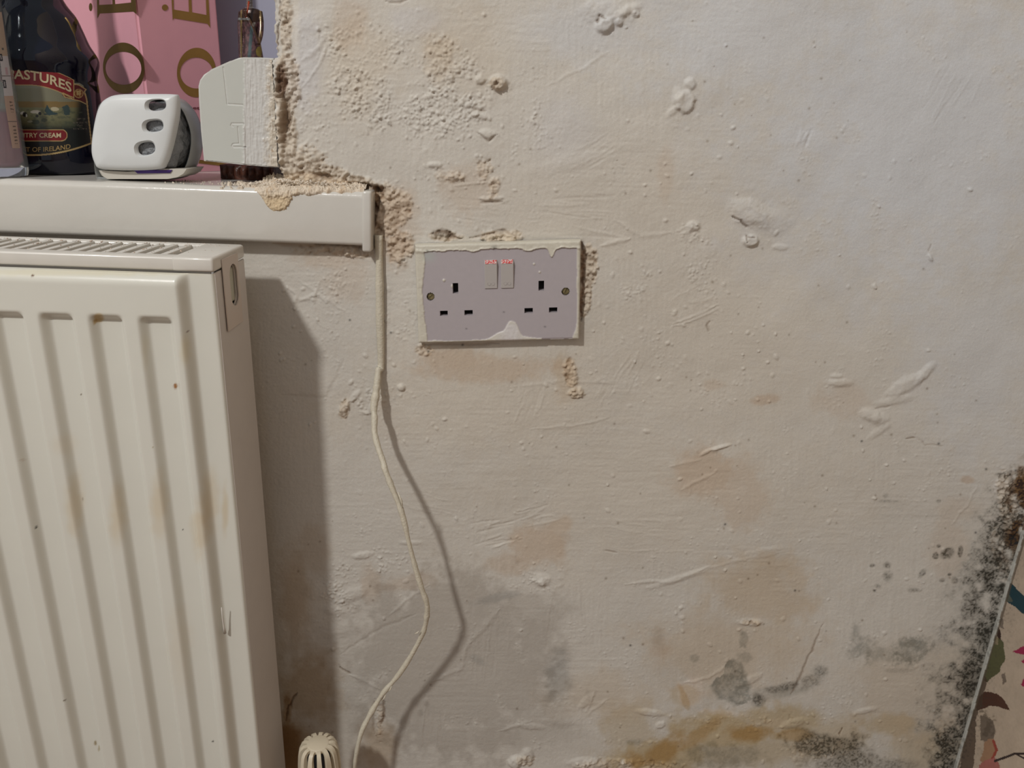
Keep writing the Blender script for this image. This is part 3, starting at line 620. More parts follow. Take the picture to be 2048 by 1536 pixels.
# side panel with a slot, and the clip strip over it
sp_ = box('side_panel', XR - .0012, XR + .0004, -.0985, -.035, .157, .7548, M_enams, rad, .0005, 1)
def stadium(yc, z0, z1, w, x0, x1, n=12):
    P = [(yc + w / 2 * math.cos(a), z1 - w / 2 * 1.0 + w / 2 * math.sin(a)) for a in np.linspace(0, PI, n)] + [(yc + w / 2 * math.cos(a), z0 + w / 2 + w / 2 * math.sin(a)) for a in np.linspace(PI, 2 * PI, n)]
    return loft([[(x0, p[0], p[1]) for p in P], [(x1, p[0], p[1]) for p in P]])
boolean_cut(sp_, *stadium(-.0655, .7225, .7560, .0165, XR - .01, XR + .01)); wn(sp_)
cs = box('clip_strip', XR + .0010, XR + .0020, -.0860, -.0525, .7060, .7630, mat('clip_strip_enamel', (.60, .52, .46), .35), rad, .0004, 1)
boolean_cut(cs, *stadium(-.0655, .7225, .7560, .0165, XR - .01, XR + .01))
for v in cs.data.vertices:
    if v.co.z - 0 + rad.location.z < .712 and v.co.y < -.0: pass
wn(cs)
box('side_plug', XR - .009, XR - .0006, -.0672, -.0578, .7250, .7530, mat('beige_green_plastic', (.46, .45, .36), .35), rad, .002, 3)
box('inner_core', -1.02, XR - .012, -.094, -.042, .165, .742, M_dark, rad)
box('back_panel', -1.03, XR - .0014, -.0405, -.0355, .157, .752, M_enams, rad, .001, 1)
for xb in (-.95, -.30): box('wall_bracket', xb - .015, xb + .015, -.0352, -.0004, .25, .70, M_enams, rad)
# top grille: rounded frame with bars running front to back
ZC, CZ0 = .7665, .7558
bm = bmesh.new()
def capbox(x0, x1, y0, y1, z0, z1, b=.0015): box_bm(bm, x0, x1, y0, y1, z0, z1, b, 3)
V_ = [];
capbox(-1.035, XR - .0030, -.1012, -.0890, CZ0, ZC, .0022)
capbox(-1.035, XR - .0030, -.0430, -.0345, CZ0, ZC, .0018)
capbox(-.2560, XR + .0010, -.1014, -.0343, CZ0 - .0001, ZC + .0001, .0022)
x = -.2665
while x > -1.02:
    capbox(x - .0026, x + .0026, -.092, -.040, CZ0 + .004, ZC - .0004, .0006); x -= .0113
capbox(-1.03, XR - .003, -.0978, -.0962, .742, CZ0 + .003, .0003)
cap = bm_obj('top_grille', bm, M_enam, rad, False); wn(cap, 50); cap['label'] = 'dusty slotted top grille'
# ---- dust and rust crumbs lying in the grille
rs2 = np.random.RandomState(9); bm = bmesh.new()
for _ in range(420):
    x_ = rs2.uniform(-.46, -.2275); y_ = rs2.uniform(-.088, -.036) if rs2.rand() < .6 else rs2.uniform(-.05, -.036); r = rs2.uniform(.0002, .0007)
    ph = (-.2665 - x_ + .0026) % .0113
    if x_ < -.263 and ph > .0052: continue
    q = bmesh.ops.create_icosphere(bm, subdivisions=1, radius=r)['verts']
    for v in q: v.co = Vector((v.co.x * rs2.uniform(.8, 1.5) + x_, v.co.y + y_, v.co.z * .7 + ZC + r * .3 - .0003))
o = bm_obj('grille_grit', bm, mat('brown_white_grit', (.50, .40, .32), .9, var=.7, varscale=90)); tag(o, 'pale and brown grit scattered over the radiator top grille', 'grit', kind='stuff')

# ================================================================== radiator valve head at the bottom
TX, TY, TZ = -.1785, -.070, .2845
trv = tag(empty('radiator_valve', (TX, TY, .10)), 'cream ribbed thermostatic valve head beside the radiator foot', 'valve')
M_trv = mat('cream_plastic', (.66, .58, .44), .4)
V_, F_ = lathe([(.0002, TZ + .0002), (.0095, TZ), (.0108, TZ - .0006), (.0112, TZ - .003), (.0112, TZ - .004), (.0002, TZ - .004)], TX, TY, 40)
link('top_disc', pydata('top_disc', V_, F_), M_trv, trv)
V_, F_ = lathe([(.0002, TZ - .004), (.0085, TZ - .004), (.0120, TZ - .012), (.0150, TZ - .030), (.0160, TZ - .062), (.0002, TZ - .062)], TX, TY, 40)
link('sensor_core', pydata('sensor_core', V_, F_), mat('dark_grey_plastic', (.05, .05, .055), .5), trv)
bm = bmesh.new(); NR = 13
prof_o = [(.0100, -.0004), (.0140, -.0004), (.0168, -.0025), (.0185, -.0065), (.0194, -.012), (.0202, -.022), (.0212, -.045), (.0218, -.070)]
prof_i = [(.0100, -.0034), (.0130, -.0036), (.0146, -.0060), (.0150, -.0090), (.0152, -.014), (.0156, -.022), (.0160, -.045), (.0164, -.070)]
for i in range(NR):
    a = 2 * PI * (i + .35) / NR; ca, sa = math.cos(a), math.sin(a); w0 = .0019
    rings = []
    for (ro, zo), (ri, zi) in zip(prof_o, prof_i):
        w = w0 + .00075 * min(1, -zo / .02)
        rings.append([bm.verts.new((TX + r * ca - s_ * w * sa, TY + r * sa + s_ * w * ca, TZ + z)) for r, z, s_ in ((ri, zi, -1), (ro, zo, -1), (ro, zo, 1), (ri, zi, 1))])
    for j in range(len(rings) - 1):
        for q in range(4): bm.faces.new((rings[j][q], rings[j][(q + 1) % 4], rings[j + 1][(q + 1) % 4], rings[j + 1][q]))
    bm.faces.new(rings[0][::-1]); bm.faces.new(rings[-1])
bmesh.ops.bevel(bm, geom=[e for e in bm.edges if len(e.link_faces) == 2 and e.calc_face_angle(0) > .9], offset=.0004, segments=2, affect='EDGES')
wn(bm_obj('ribbed_cage', bm, M_trv, trv, False), 50)
V_, F_ = lathe([(.0225, TZ - .068), (.0230, TZ - .070), (.0230, TZ - .082), (.016, TZ - .086), (.014, TZ - .095), (.0002, TZ - .095)], TX, TY, 40); link('collar', pydata('collar', V_, F_), M_trv, trv)
M_chr = mat('chrome', (.6, .6, .6), .2, 1.0)
V_, F_ = lathe([(.0002, TZ - .093), (.012, TZ - .093), (.012, TZ - .125), (.009, TZ - .13), (.0075, TZ - .13), (.0075, .0), (.0002, .0)], TX, TY, 24); link('valve_pipe', pydata('valve_pipe', V_, F_), M_chr, trv)
V_, F_ = tube([(TX, TY, TZ - .108), (XR - .001, TY, TZ - .108)], .008, 20); link('valve_tail', pydata('valve_tail', V_, F_), M_chr, trv)

# ================================================================== double socket
SX, SZ, SA = -.0149, .7281, math.radians(3.6)
soc = tag(empty('double_socket', (SX, -.004, SZ)), 'double wall socket with two switches, cream paint smeared round its edge', 'socket')
SW, SH, SYF = .1424, .0872, -.0095
def sloc(mx, my, y):            # socket-plate millimetres (from its top left corner, 146 x 86) to the room
    a = (np.asarray(mx, float) / 146 - .5) * SW; b = (.5 - np.asarray(my, float) / 86) * SH
    sk = math.radians(-1.5) + math.radians(.8) * (np.asarray(mx, float) / 146 - .5)
    x_ = SX + a * math.cos(SA) - b * np.sin(SA + sk); z_ = SZ + a * math.sin(SA) + b * math.cos(SA)
    return np.stack([x_, np.broadcast_to(y, x_.shape), z_], -1)
mxs = np.unique(np.concatenate([np.arange(0, 146.01, .5), [0.25, 145.75]])); mys = np.unique(np.concatenate([np.arange(0, 86.01, .5), [.25, 85.75]]))
MX, MY = np.meshgrid(mxs, mys, indexing='ij')
nS = fbm(MX / 5, MY / 5, 4, 150); nL = fbm(MX / 18, MY / 18, 3, 155)
pm = np.zeros_like(MX)
lw = 7.6 + 1.8 * nL - 2.4 * np.exp(-((MY - 42) / 14)**2); pm = np.maximum(pm, MX < lw + .5 * nS)
tw = 5.6 + 1.5 * nL + 1.2 * nS + 7.5 * np.exp(-((MX - 120.5) / 2.6)**2) + 3 * np.exp(-((MX - 100) / 6)**2) + 2.2 * np.exp(-((MX - 52) / 5)**2) + 2 * np.exp(-((MX - 143) / 6)**2)
pm = np.maximum(pm, MY < tw); pm = np.maximum(pm, MX > 143.4 + nL - 3.2 * np.exp(-((MY - 86) / 8)**2))
bw = 1.6 + .8 * nL + 13.5 * np.exp(-np.abs((MX - 86) / 6.2)**3) + 6.5 * np.exp(-((MX - 76) / 9)**2) + 2.0 * np.exp(-((MX - 96) / 10)**2) - 1.2 * (MX > 112)
pm = np.maximum(pm, 86 - MY < bw + .35 * nS)
for cx, cy, r in ((25, 31, 1.2), (33, 36, 1.6), (105, 19, 1.0), (110, 26, .7), (93, 84, 3)): pm = np.maximum(pm, np.hypot(MX - cx, MY - cy) < r + .4 * nS)
pmS = (pm + np.roll(pm, 1, 0) + np.roll(pm, -1, 0) + np.roll(pm, 1, 1) + np.roll(pm, -1, 1)) / 5
yS = SYF - .0006 * pmS - .0004 * pmS * np.abs(nS) - .0008 * pmS * np.exp(-((MY - tw) / 1.2)**2)
ed = np.minimum(np.minimum(MX, 146 - MX), np.minimum(MY, 86 - MY)); yS = yS + .0022 * (1 - np.sqrt(np.clip(1 - (1 - np.clip(ed / 2.2, 0, 1))**2, 0, 1)))
CS = np.ones(MX.shape + (3,)) * np.array([.425, .385, .40])
CS = CS * (1 - pmS[..., None]) + pmS[..., None] * np.array([.60, .565, .475]) * (1 + .06 * nL[..., None])
mnd = (np.exp(-((MX - 84) / 14)**2) * sst(66, 74, MY) * pmS)[..., None]; CS = CS * (1 - mnd) + mnd * np.array([.64, .61, .60])
gr = (np.exp(-((MX - 12) / 6)**2 - ((MY - 10) / 5)**2) * .5)[..., None]; CS = CS * (1 - gr) + gr * np.array([.42, .48, .43])
for cx, cy, r in ((115, 74, .8), (44, 74, .7), (78, 60, .7), (70, 4, 2), (11, 5, .8)): CS *= (1 - .5 * np.exp(-((MX - cx)**2 * .5 + (MY - cy)**2) / r**2))[..., None]
holes = [(35.0, 38.0, 5.0, 8.6), (111.6, 37.8, 5.0, 8.6), (24.0, 59.6, 7.4, 4.6), (46.2, 59.6, 7.4, 4.6), (100.4, 59.2, 7.4, 4.6), (122.4, 59.2, 7.4, 4.6)]
cxm = (MX[:-1, :-1] + MX[1:, 1:]) / 2; cym = (MY[:-1, :-1] + MY[1:, 1:]) / 2
kp = np.ones(cxm.shape, bool)
for hx, hy, w, h in holes: kp &= ~((np.abs(cxm - hx) < w / 2) & (np.abs(cym - hy) < h / 2))
scr = [(12.6, 44.8), (133.2, 43.4)]
for hx, hy in scr: kp &= ~(np.hypot(cxm - hx, cym - hy) < 3.6)
me = gridmesh('face_plate', sloc(MX, MY, yS), kp, CS)
bm = bmesh.new(); bm.from_mesh(me)
be = [e for e in bm.edges if len(e.link_faces) == 1]
r = bmesh.ops.extrude_edge_only(bm, edges=be)
for v in [g for g in r['geom'] if isinstance(g, bmesh.types.BMVert)]: v.co.y = -.0012
bm.to_mesh(me); bm.free()
M_soc = mat('grey_white_moulded_plastic', attr=True, rough=.42, bump=300, bumpd=.0001, var=.02, varscale=200)
plate = link('face_plate', me, M_soc, soc); wn(plate, 50)
P4 = sloc(np.array([4, 142, 142, 4]), np.array([4, 4, 82, 82]), -.0016)
V_, F_ = loft([P4, P4 + np.array([0, .0014, 0])]); link('back_box', pydata('back_box', V_, F_), M_dark, soc)
M_brass = mat('dull_brass', (.30, .25, .13), .45, .7, var=.4, varscale=500)
for i, (hx, hy) in enumerate(scr):
    c = sloc(hx, hy, 0.); R_ = .0034
    bm = bmesh.new(); ring = []
    V_, F_ = loft([[(c[0] + r * math.cos(t), y, c[2] + r * math.sin(t)) for t in np.linspace(0, 2 * PI, 28, endpoint=False)] for r, y in ((R_, -.002), (R_, -.0068), (R_ * .8, -.0076), (R_ * .3, -.0078))])
    so = link('screw', pydata('screw', V_, F_), M_brass, soc)
    a = math.radians(40 if i == 0 else 70); dx, dz = math.cos(a) * .004, math.sin(a) * .004; nx, nz = -math.sin(a) * .0005, math.cos(a) * .0005
    q = [(c[0] - dx - nx, c[2] - dz - nz), (c[0] + dx - nx, c[2] + dz - nz), (c[0] + dx + nx, c[2] + dz + nz), (c[0] - dx + nx, c[2] - dz + nz)]
    boolean_cut(so, *loft([[(x_, -.0066, z_) for x_, z_ in q], [(x_, -.009, z_) for x_, z_ in q]])); wn(so)
    V_, F_ = loft([[(c[0] + R_ * 1.0 * math.cos(t), y, c[2] + R_ * math.sin(t)) for t in np.linspace(0, 2 * PI, 28, endpoint=False)] for y in (-.002, -.0012)])
M_rk = mat('rocker_plastic', (.46, .43, .41), .35); M_red = mat('chipped_red_paint', (.62, .06, .05), .5)
nt = M_red.node_tree; rn = nt.nodes.new('ShaderNodeTexNoise'); rn.inputs['Scale'].default_value = 900
rr = nt.nodes.new('ShaderNodeValToRGB'); rr.color_ramp.elements[0].position = .47; rr.color_ramp.elements[0].color = (.55, .03, .03, 1); rr.color_ramp.elements[1].position = .53; rr.color_ramp.elements[1].color = (.62, .50, .47, 1)
tcn = nt.nodes.new('ShaderNodeTexCoord'); nt.links.new(tcn.outputs['Object'], rn.inputs['Vector']); nt.links.new(rn.outputs['Fac'], rr.inputs[0]); nt.links.new(rr.outputs[0], nt.nodes['Principled BSDF'].inputs['Base Color'])
for cx in (66.8, 81.3):
    w = 5.6
    prof = [(14.4, .0), (14.4, .0008), (17.6, .0032), (38.6, .0014), (38.9, .0)]
    secs = []
    for s_ in (-w, -w + .4, w - .4, w):
        in_ = .0004 if abs(s_) == w else 0
        secs.append([sloc(cx + s_, my, SYF + .0004 - max(h - in_, 0)) for my, h in prof])
    V_, F_ = loft(secs); rk = link('rocker_switch', pydata('rocker_switch', V_, F_), M_rk, soc); wn(rk, 25)
    A_ = [sloc(cx - w + .6, 14.5, SYF + .0004 - .0010), sloc(cx + w - .6, 14.5, SYF + .0004 - .0010), sloc(cx + w - .6, 17.4, SYF + .0004 - .00325), sloc(cx - w + .6, 17.4, SYF + .0004 - .00325)]
    B_ = [p + np.array([0, -.00025, .0001]) for p in A_]; V_, F_ = loft([A_, B_]); st_ = link('red_marker', pydata('red_marker', V_, F_), M_red, rk, False); st_['label'] = 'worn red strip'
    for q in (-1.7, 1.7):
        c = sloc(cx + q, 34.6, SYF - .00145); V_, F_ = [], []
        t = np.linspace(0, 2 * PI, 25)
        V_, F_ = tube([(c[0] + .0014 * math.cos(a), c[1] + .0, c[2] + .0014 * math.sin(a)) for a in t], .00012, 6)
        link('embossed_ring', pydata('embossed_ring', V_, F_), M_rk, rk)

# ================================================================== cable
cabpx = [(757, 470), (759, 540), (760, 640), (762, 728), (757, 741), (754, 767), (751, 792), (747.5, 816), (749, 835), (749, 865), (756, 894), (766, 923), (770, 939), (783, 973), (799, 1012), (809, 1046), (817, 1082), (829, 1129), (843, 1176),
         (853.5, 1207), (853.5, 1233), (846, 1265), (823, 1310), (796, 1351), (765, 1388), (738, 1433), (721, 1470), (710, 1522), (704, 1570), (700, 1640)]
shpx = [(762, 735), (768, 757), (772, 786), (777, 845), (784.6, 874), (797, 904), (810, 933), (822, 952), (840, 991), (856, 1025), (872, 1056), (882, 1077), (892, 1121), (905, 1173), (916, 1207), (926, 1244), (927, 1264), (921, 1290),
        (902, 1310), (867, 1351), (833, 1395), (809, 1426), (799, 1460), (789, 1511), (785, 1560), (784, 1620)]
shw = onY(np.array([p[0] for p in shpx]), np.array([p[1] for p in shpx]))
cpts = []; last = .004
for i, (px_, py_) in enumerate(cabpx):
    if py_ < 735: d = .0030
    else:
        best = None
        for d_i in np.arange(.004, .085, .001):     # distance from the wall that lets the lamp throw its shadow where it falls
            q = onY(px_, py_, -d_i); t = (0 - LAMP[1]) / (q[1] - LAMP[1]); s_ = LAMP + (q - LAMP) * t
            dist, _ = segdist(np.array([s_[0]]), np.array([s_[2]]), [(a[0], a[2]) for a in shw])
            sc_ = dist[0] + .25 * abs(d_i - last)
            if best is None or sc_ < best[0]: best = (sc_, d_i)
        d = last + np.clip(best[1] - last, -.008, .008)
    last = d; cpts.append((px_, py_, d))
dd = np.array([c[2] for c in cpts]); ds = dd.copy()
for _ in range(2): ds[4:-1] = (ds[3:-2] + ds[4:-1] + ds[5:]) / 3
path = catmull([onY(c[0], c[1], -max(q, .003)) for c, q in zip(cpts, ds)], 6)
wid = np.interp([chart(np.array(p))[1] for p in path], [470, 735, 745, 800, 830, 900, 1060, 1110, 1240, 1400, 1536], [.0034, .0034, .0026, .0036, .0030, .0028, .0024, .0023, .0025, .0027, .0022])
wid = wid * (1 + .14 * vn(np.arange(len(path)) * .35, np.zeros(len(path)), 160) + .10 * vn(np.arange(len(path)) * .9, np.zeros(len(path)) + 5, 161))
V_, F_ = tube(path, list(wid), 14)
M_cab = mat('paint_caked_cable', (.61, .56, .45), .5, bump=500, bumpd=.0006, var=.06, varscale=200)
cab = link('wall_cable', pydata('wall_cable', V_, F_), M_cab); tag(cab, 'cream paint-caked cable hanging from the sill end down the wall', 'cable')
for a, b, t_ in (((796, 984), (806, 1020), .0011), ((741, 1290 + 30), (752, 1300), .0004), ((829, 1268), (838, 1262), .0008), ((783, 1372), (776, 1384), .0009), ((771, 1390), (763, 1402), .0008)):
    if t_ < .0005: continue
    q0, q1 = onY(*a, -.052), onY(*b, -.052)
    V_, F_ = tube([q0, (q0 + q1) / 2 + np.array([.0008, 0, 0]), q1], [.0003, t_, .0003], 8); link('paint_flake', pydata('paint_flake', V_, F_), M_cab, cab)

# ================================================================== plastic cover plate in the window corner
M_cov = mat('white_plastic_cover', attr=True, rough=.38, var=.01, varscale=100)
covp = [(407, 322), (402, 260), (398, 200), (396, 172), (399, 160), (407, 149), (422, 139), (440, 131), (460, 122), (477, 115.5), (486, 114.5), (520, 115), (546, 116), (553, 220), (557, 335), (540, 334), (480, 329)]
cv = tag(empty('cover_plate', (-.235, -.003, .83)), 'pale grey plastic cover plate beside the window opening, painted over on its right', 'cover plate')
q = onY(np.array([p[0] for p in covp]), np.array([p[1] for p in covp]), -.0040)
bm = bmesh.new(); fv = [bm.verts.new(p) for p in q]; bv = [bm.verts.new(p + np.array([0, .022, 0])) for p in q]
ff = bm.faces.new(fv); bm.faces.new(bv[::-1])
for i in range(len(q)): bm.faces.new((fv[i], fv[(i + 1) % len(q)], bv[(i + 1) % len(q)], bv[i]))
bmesh.ops.bevel(bm, geom=list(ff.edges), offset=.0012, segments=3, affect='EDGES')
wn(bm_obj('plate_body', bm, mat('pale_plastic', (.60, .60, .565), .35), cv, False), 35)
cu_, cvv = np.meshgrid(np.arange(396, 560, 1.0), np.arange(112, 340, 1.0), indexing='ij')
ins = np.array(covp); cen = ins.mean(0); insp = [tuple(cen + (p - cen) * (1 - 3.0 / max(np.linalg.norm(p - cen), 1))) for p in ins]
nC = fbm(cu_ / 8, cvv / 8, 4, 170); nV = fbm(cu_ / 2.5, cvv / 40, 3, 175)
pr = sst(484, 492, cu_ + 3 * nC + (cvv - 230) * .02); cr2 = sst(524, 550, cu_ + 8 * nC)
h = .0002 + pr * (.0004 + .0004 * nV + .0003 * nC) + cr2 * (.0005 + .0006 * nC) + .0006 * pr * np.exp(-((cu_ + 3 * nC - 489) / 2.5)**2)
CC = np.ones(cu_.shape + (3,)) * np.array([.53, .54, .50]); CC = CC * (1 - pr[..., None]) + pr[..., None] * np.array([.585, .575, .55]); CC = CC * (1 - cr2[..., None]) + cr2[..., None] * np.array([.58, .52, .43]) * (1 + .12 * nC[..., None])
for ln in ([(447, 135), (455, 208), (486, 210)], [(466, 253), (462, 251), (464, 247), (488, 247)], [(476, 254), (479, 287), (466, 288), (464, 292), (467, 294), (492, 294)]):
    dl = segdist(cu_, cvv, ln)[0]; g = np.exp(-(dl / .9)**2); h = h - .0008 * g; CC *= (1 - .6 * g)[..., None]
st_ = sst(.25, .6, fbm(cu_ / 5, cvv / 12, 3, 177)) * cr2; CC *= (1 - .4 * st_[..., None] * np.array([.6, .9, 1.2]))
cq = (inpoly(cu_, cvv, insp))[:-1, :-1]
PC = onY(cu_, cvv, -.0041); PC[..., 1] -= h
link('plate_face', gridmesh('plate_face', PC, cq, np.clip(CC, .02, .9)), M_cov, cv)

# ================================================================== plaster dust spilling over the sill
nx_, ns_ = 420, 90
dx_ = np.linspace(-.262, -.1285, nx_); ss_ = np.linspace(0, 1, ns_)
prof = []
for s_ in ss_:                                   # runs over the sill top, round the nosing and down its front
    L = s_ * .052
    if L < .024: prof.append((.015 - L, ZS, 0, 1))
    elif L < .024 + .0094: a = (L - .024) / .006; prof.append((-.009 - .006 * math.sin(a), ZS - .006 + .006 * math.cos(a), -math.sin(a), math.cos(a)))
    else: prof.append((-.015, ZS - .006 - (L - .0334), -1, 0))
prof = np.array(prof)
DX, SI = np.meshgrid(dx_, np.arange(ns_), indexing='ij')
by, bz2, ny, nz = prof[SI, 0], prof[SI, 1], prof[SI, 2], prof[SI, 3]
PB = np.stack([DX, by, bz2], -1); ud, vd = chart(PB)
nD = fbm(DX * 260, SI * .16, 4, 180); nD2 = fbm(DX * 900, SI * .5, 3, 184)
ledge = sst(-.228, -.205, DX + .006 * nD)                      # heap grows where the sill meets the wall
front = np.exp(-((ud - 553) / 36)**2) * (vd < 428 + 8 * nD)
reach = 384 + 4 * nD + 38 * np.exp(-np.abs((ud - 554 - 5 * nD) / 29)**3.2) + 8 * np.exp(-((ud - 620) / 26)**2)
mk = sst(-3, 5, reach - vd) * sst(505, 560, ud + 14 * nD + (by > -.008) * 0)
mk = np.maximum(mk * ledge, sst(-3, 5, reach - vd) * np.exp(-((ud - 554) / 40)**4))
mk = np.maximum(mk, .8 * sst(.15, .5, nD + .25 - np.abs((ud - 480) / 70)) * (by > -.0145) * (vd < 378))
th = mk * (.0022 + .0016 * nD + .0012 * nD2) * (1 - .45 * sst(388, 400, vd)) + ledge * np.clip((by + .006) / .02, 0, 1) * (.0065 + .004 * nD) * (ud < 740) - .0007 * (1 - mk)
PD = PB + np.stack([np.zeros_like(ny), ny, nz], -1) * th[..., None]
CD = np.ones(PD.shape) * np.array([.68, .585, .47]) * (1 + .22 * nD2[..., None])
w_ = (np.exp(-((ud - 555) / 50)**2) * sst(380, 400, vd + 6 * nD))[..., None]; CD = CD * (1 - w_) + w_ * np.array([.66, .52, .34])
w_ = (sst(.2, .5, nD) * ledge)[..., None] * .5; CD = CD * (1 - w_) + w_ * np.array([.60, .43, .27])
dust = link('plaster_dust', gridmesh('plaster_dust', PD, None, np.clip(CD, .02, .9)), mat('crumbly_salts', attr=True, rough=.95, bump=1500, bumpd=.0004, var=.12, varscale=1200))
tag(dust, 'sandy plaster dust spilling over the sill edge where it meets the wall', 'plaster dust', kind='stuff')
bm = bmesh.new(); rs3 = np.random.RandomState(3)
for i in range(520):
    if rs3.rand() < .55: x_, y_ = rs3.normal(-.212, .018), rs3.uniform(-.012, .02)
    else: x_, y_ = rs3.uniform(-.30, -.135), rs3.uniform(-.010, .03)
    if x_ > XREV - .002: y_ = rs3.uniform(-.011, -.001)
    if x_ > -.13: continue
    r = rs3.uniform(.0003, .0010) * (1.3 if -.235 < x_ < -.14 else .8)
    z_ = ZS + r * .5 + (.002 if x_ > -.225 else 0) + (rs3.uniform(0, .004) if x_ > -.205 else 0)
    q = bmesh.ops.create_icosphere(bm, subdivisions=1, radius=r)['verts']
    for v in q: v.co = Vector((v.co.x * rs3.uniform(.7, 1.4) + x_, v.co.y * rs3.uniform(.7, 1.3) + y_, v.co.z * rs3.uniform(.6, 1.0) + z_))
tag(bm_obj('plaster_crumbs', bm, mat('crumb_plaster', (.70, .62, .52), .95, var=.35, varscale=150), None, False), 'tiny loose plaster crumbs lying on the window sill', 'plaster crumbs', kind='stuff')

# ================================================================== cream liqueur bottle
BX, BY, BR = float(onY(197, 250, .066)[0]) - .0418, .066, .0418
bot = tag(empty('liqueur_bottle', (BX, BY, ZS)), 'dark glass cream liqueur bottle with a red and gold pasture label', 'bottle')
M_gl = mat('dark_blue_black_glass', (.004, .005, .014), .05, spec=.45, coat=.15)
zz = lambda px, py: float(onY(px, py, BY)[2]); rr_ = lambda px, py: float(onY(px, py, BY)[0]) - BX
prof = [(.0002, ZS + .004), (.030, ZS + .003), (.036, ZS + .0002), (BR - .002, ZS + .001), (BR, ZS + .004), (BR, zz(196, 190)), (BR * .985, zz(193, 160)), (rr_(186, 122), zz(186, 122)), (rr_(168, 88), zz(168, 88)), (rr_(156, 60), zz(156, 60)),
        (rr_(143, 32), zz(143, 32)), (rr_(122, 2), zz(122, 2)), (.0180, zz(122, 2) + .016), (.0150, zz(122, 2) + .034), (.0142, zz(122, 2) + .06), (.0142, zz(122, 2) + .085), (.0002, zz(122, 2) + .086)]
pp = catmull([(r, 0, z) for r, z in prof[4:-2]], 5)
V_, F_ = lathe(prof[:4] + [(p[0], p[2]) for p in pp] + prof[-1:], BX, BY, 72)
o = link('glass_body', pydata('glass_body', V_, F_), M_gl, bot); wn(o, 50)
V_, F_ = lathe([(.0158, zz(122, 2) + .060), (.0158, zz(122, 2) + .088), (.0002, zz(122, 2) + .089)], BX, BY, 40); link('screw_cap', pydata('screw_cap', V_, F_), mat('gold_foil', (.5, .36, .12), .3, 1.0), bot)
lu, lv = np.meshgrid(np.arange(4, 188, .8), np.arange(124, 318, .8), indexing='ij')
w1 = fbm(lu / 7, lv / 5, 4, 200); w2 = fbm(lu / 20, lv / 9, 3, 205)
topb = 130 + np.clip(lu - 42, 0, None)**2 * .00262; botb = 170 + np.clip(lu - 55, 0, None)**2 * .0034        # edges of the red banner
rightg = np.interp(lv, [165, 185, 200, 240, 290], [165, 171, 175, 179, 185]); arc = 312 - np.clip(np.abs(lu - 62) - 0, 0, None)**2 * .00165
inside = (lu < rightg) & (lv < arc) & (lv > topb)
LC = np.zeros(lu.shape + (3,)) + np.array([.009, .010, .012])
sky = (lv > 166) & (lv < 205); paint(LC, sky, (.20, .205, .155)); paint(LC, (lv >= 176) & (lv < 207), (.17, .165, .11), .6)
paint(LC, (lv > 203 + w2) & (lv < 216), (.19, .13, .05)); paint(LC, (lv >= 215), (.16, .16, .085)); paint(LC, sst(228, 262, lv + 5 * w1), (.035, .045, .028))
paint(LC, sst(250, 260, lv), (.010, .012, .012)); paint(LC, sst(148, 166, lu + .15 * (lv - 200)) * (lv > 198), (.010, .012, .012))
paint(LC, sst(.15, .4, w1) * (lv > 218) * (lv < 256), (.06, .075, .05), .6)
for cx, cy, a, b, c in ((45, 226, 5, 3, (.5, .48, .42)), (72, 224, 10, 3.4, (.46, .44, .38)), (37, 224, 3, 2, (.45, .42, .36)), (50, 229, 4.5, 4.5, (.01, .01, .01)), (80, 227, 3, 3.5, (.01, .01, .01)), (74, 232, 3, 2.5, (.02, .02, .02)), (53, 231, 1.6, 3, (.5, .5, .45)), (110, 218, 8, 4, (.42, .38, .26)), (102, 228, 14, 2.5, (.04, .06, .06)), (70, 244, 8, 5, (.04, .05, .035)), (88, 240, 6, 4, (.05, .06, .04)), (60, 243, 5, 2, (.2, .2, .15))):
    paint(LC, np.hypot((lu - cx) / a, (lv - cy) / b) + .25 * w1 < 1, c)
paint(LC, inpoly(lu, lv, [(89, 222), (94, 209), (99, 218), (106, 224), (117, 226), (98, 231)]), (.02, .05, .06)); paint(LC, np.hypot((lu - 133) / 9, (lv - 221) / 9) + .6 * w1 < 1, (.035, .06, .06))
red = (lv > topb) & (lv < botb) & (lu < 147.5); paint(LC, red, (.20, .010, .018))
tail = inpoly(lu, lv, [(147, 168), (158, 169), (173, 178), (170, 184), (173, 206), (160, 201), (147, 200), (132, 196), (124, 190), (124, 185), (147, 196)]); paint(LC, tail, (.085, .007, .010))
gold = (.42, .30, .13)
def gl(m): paint(LC, m, gold)
gl((np.abs(lv - topb - .8) < .8) & (lu < 148)); gl((np.abs(lv - botb) < .8) & (lu < 148)); gl((np.abs(lu - 147.5) < .9) & (lv > topb) & (lv < 199))
for ln in ([(148, 168.5), (158, 170), (172, 179)], [(172, 179), (168, 184), (170, 190)], [(124, 186), (130, 194), (147, 199), (160, 202), (172, 208)], [(126, 186), (146, 195)]): gl(segdist(lu, lv, ln)[0] < .9)
dcl = np.hypot(lu - 157.5, lv - 187); paint(LC, dcl < 9, (.17, .05, .015)); gl(np.abs(dcl - 8.6) < .6)
for q in range(4): gl(np.hypot(lu - 157.5 - 3.3 * math.cos(q * PI / 2 + .7), lv - 185.5 - 3.3 * math.sin(q * PI / 2 + .7)) < 2.5)
gl(segdist(lu, lv, [(158, 187), (160, 193)])[0] < .9)
pill = np.hypot(np.clip(lu - 123, 0, None), lv - 270.5); paint(LC, pill < 11.5, (.19, .010, .018)); gl(np.abs(pill - 11.2) < .9)
gl((np.abs(lu - rightg + 1.4) < 1.4) & (lv > 186) & (lv < 291)); gl((np.abs(lv - arc + 1.6) < 1.7) & (lv > 285))
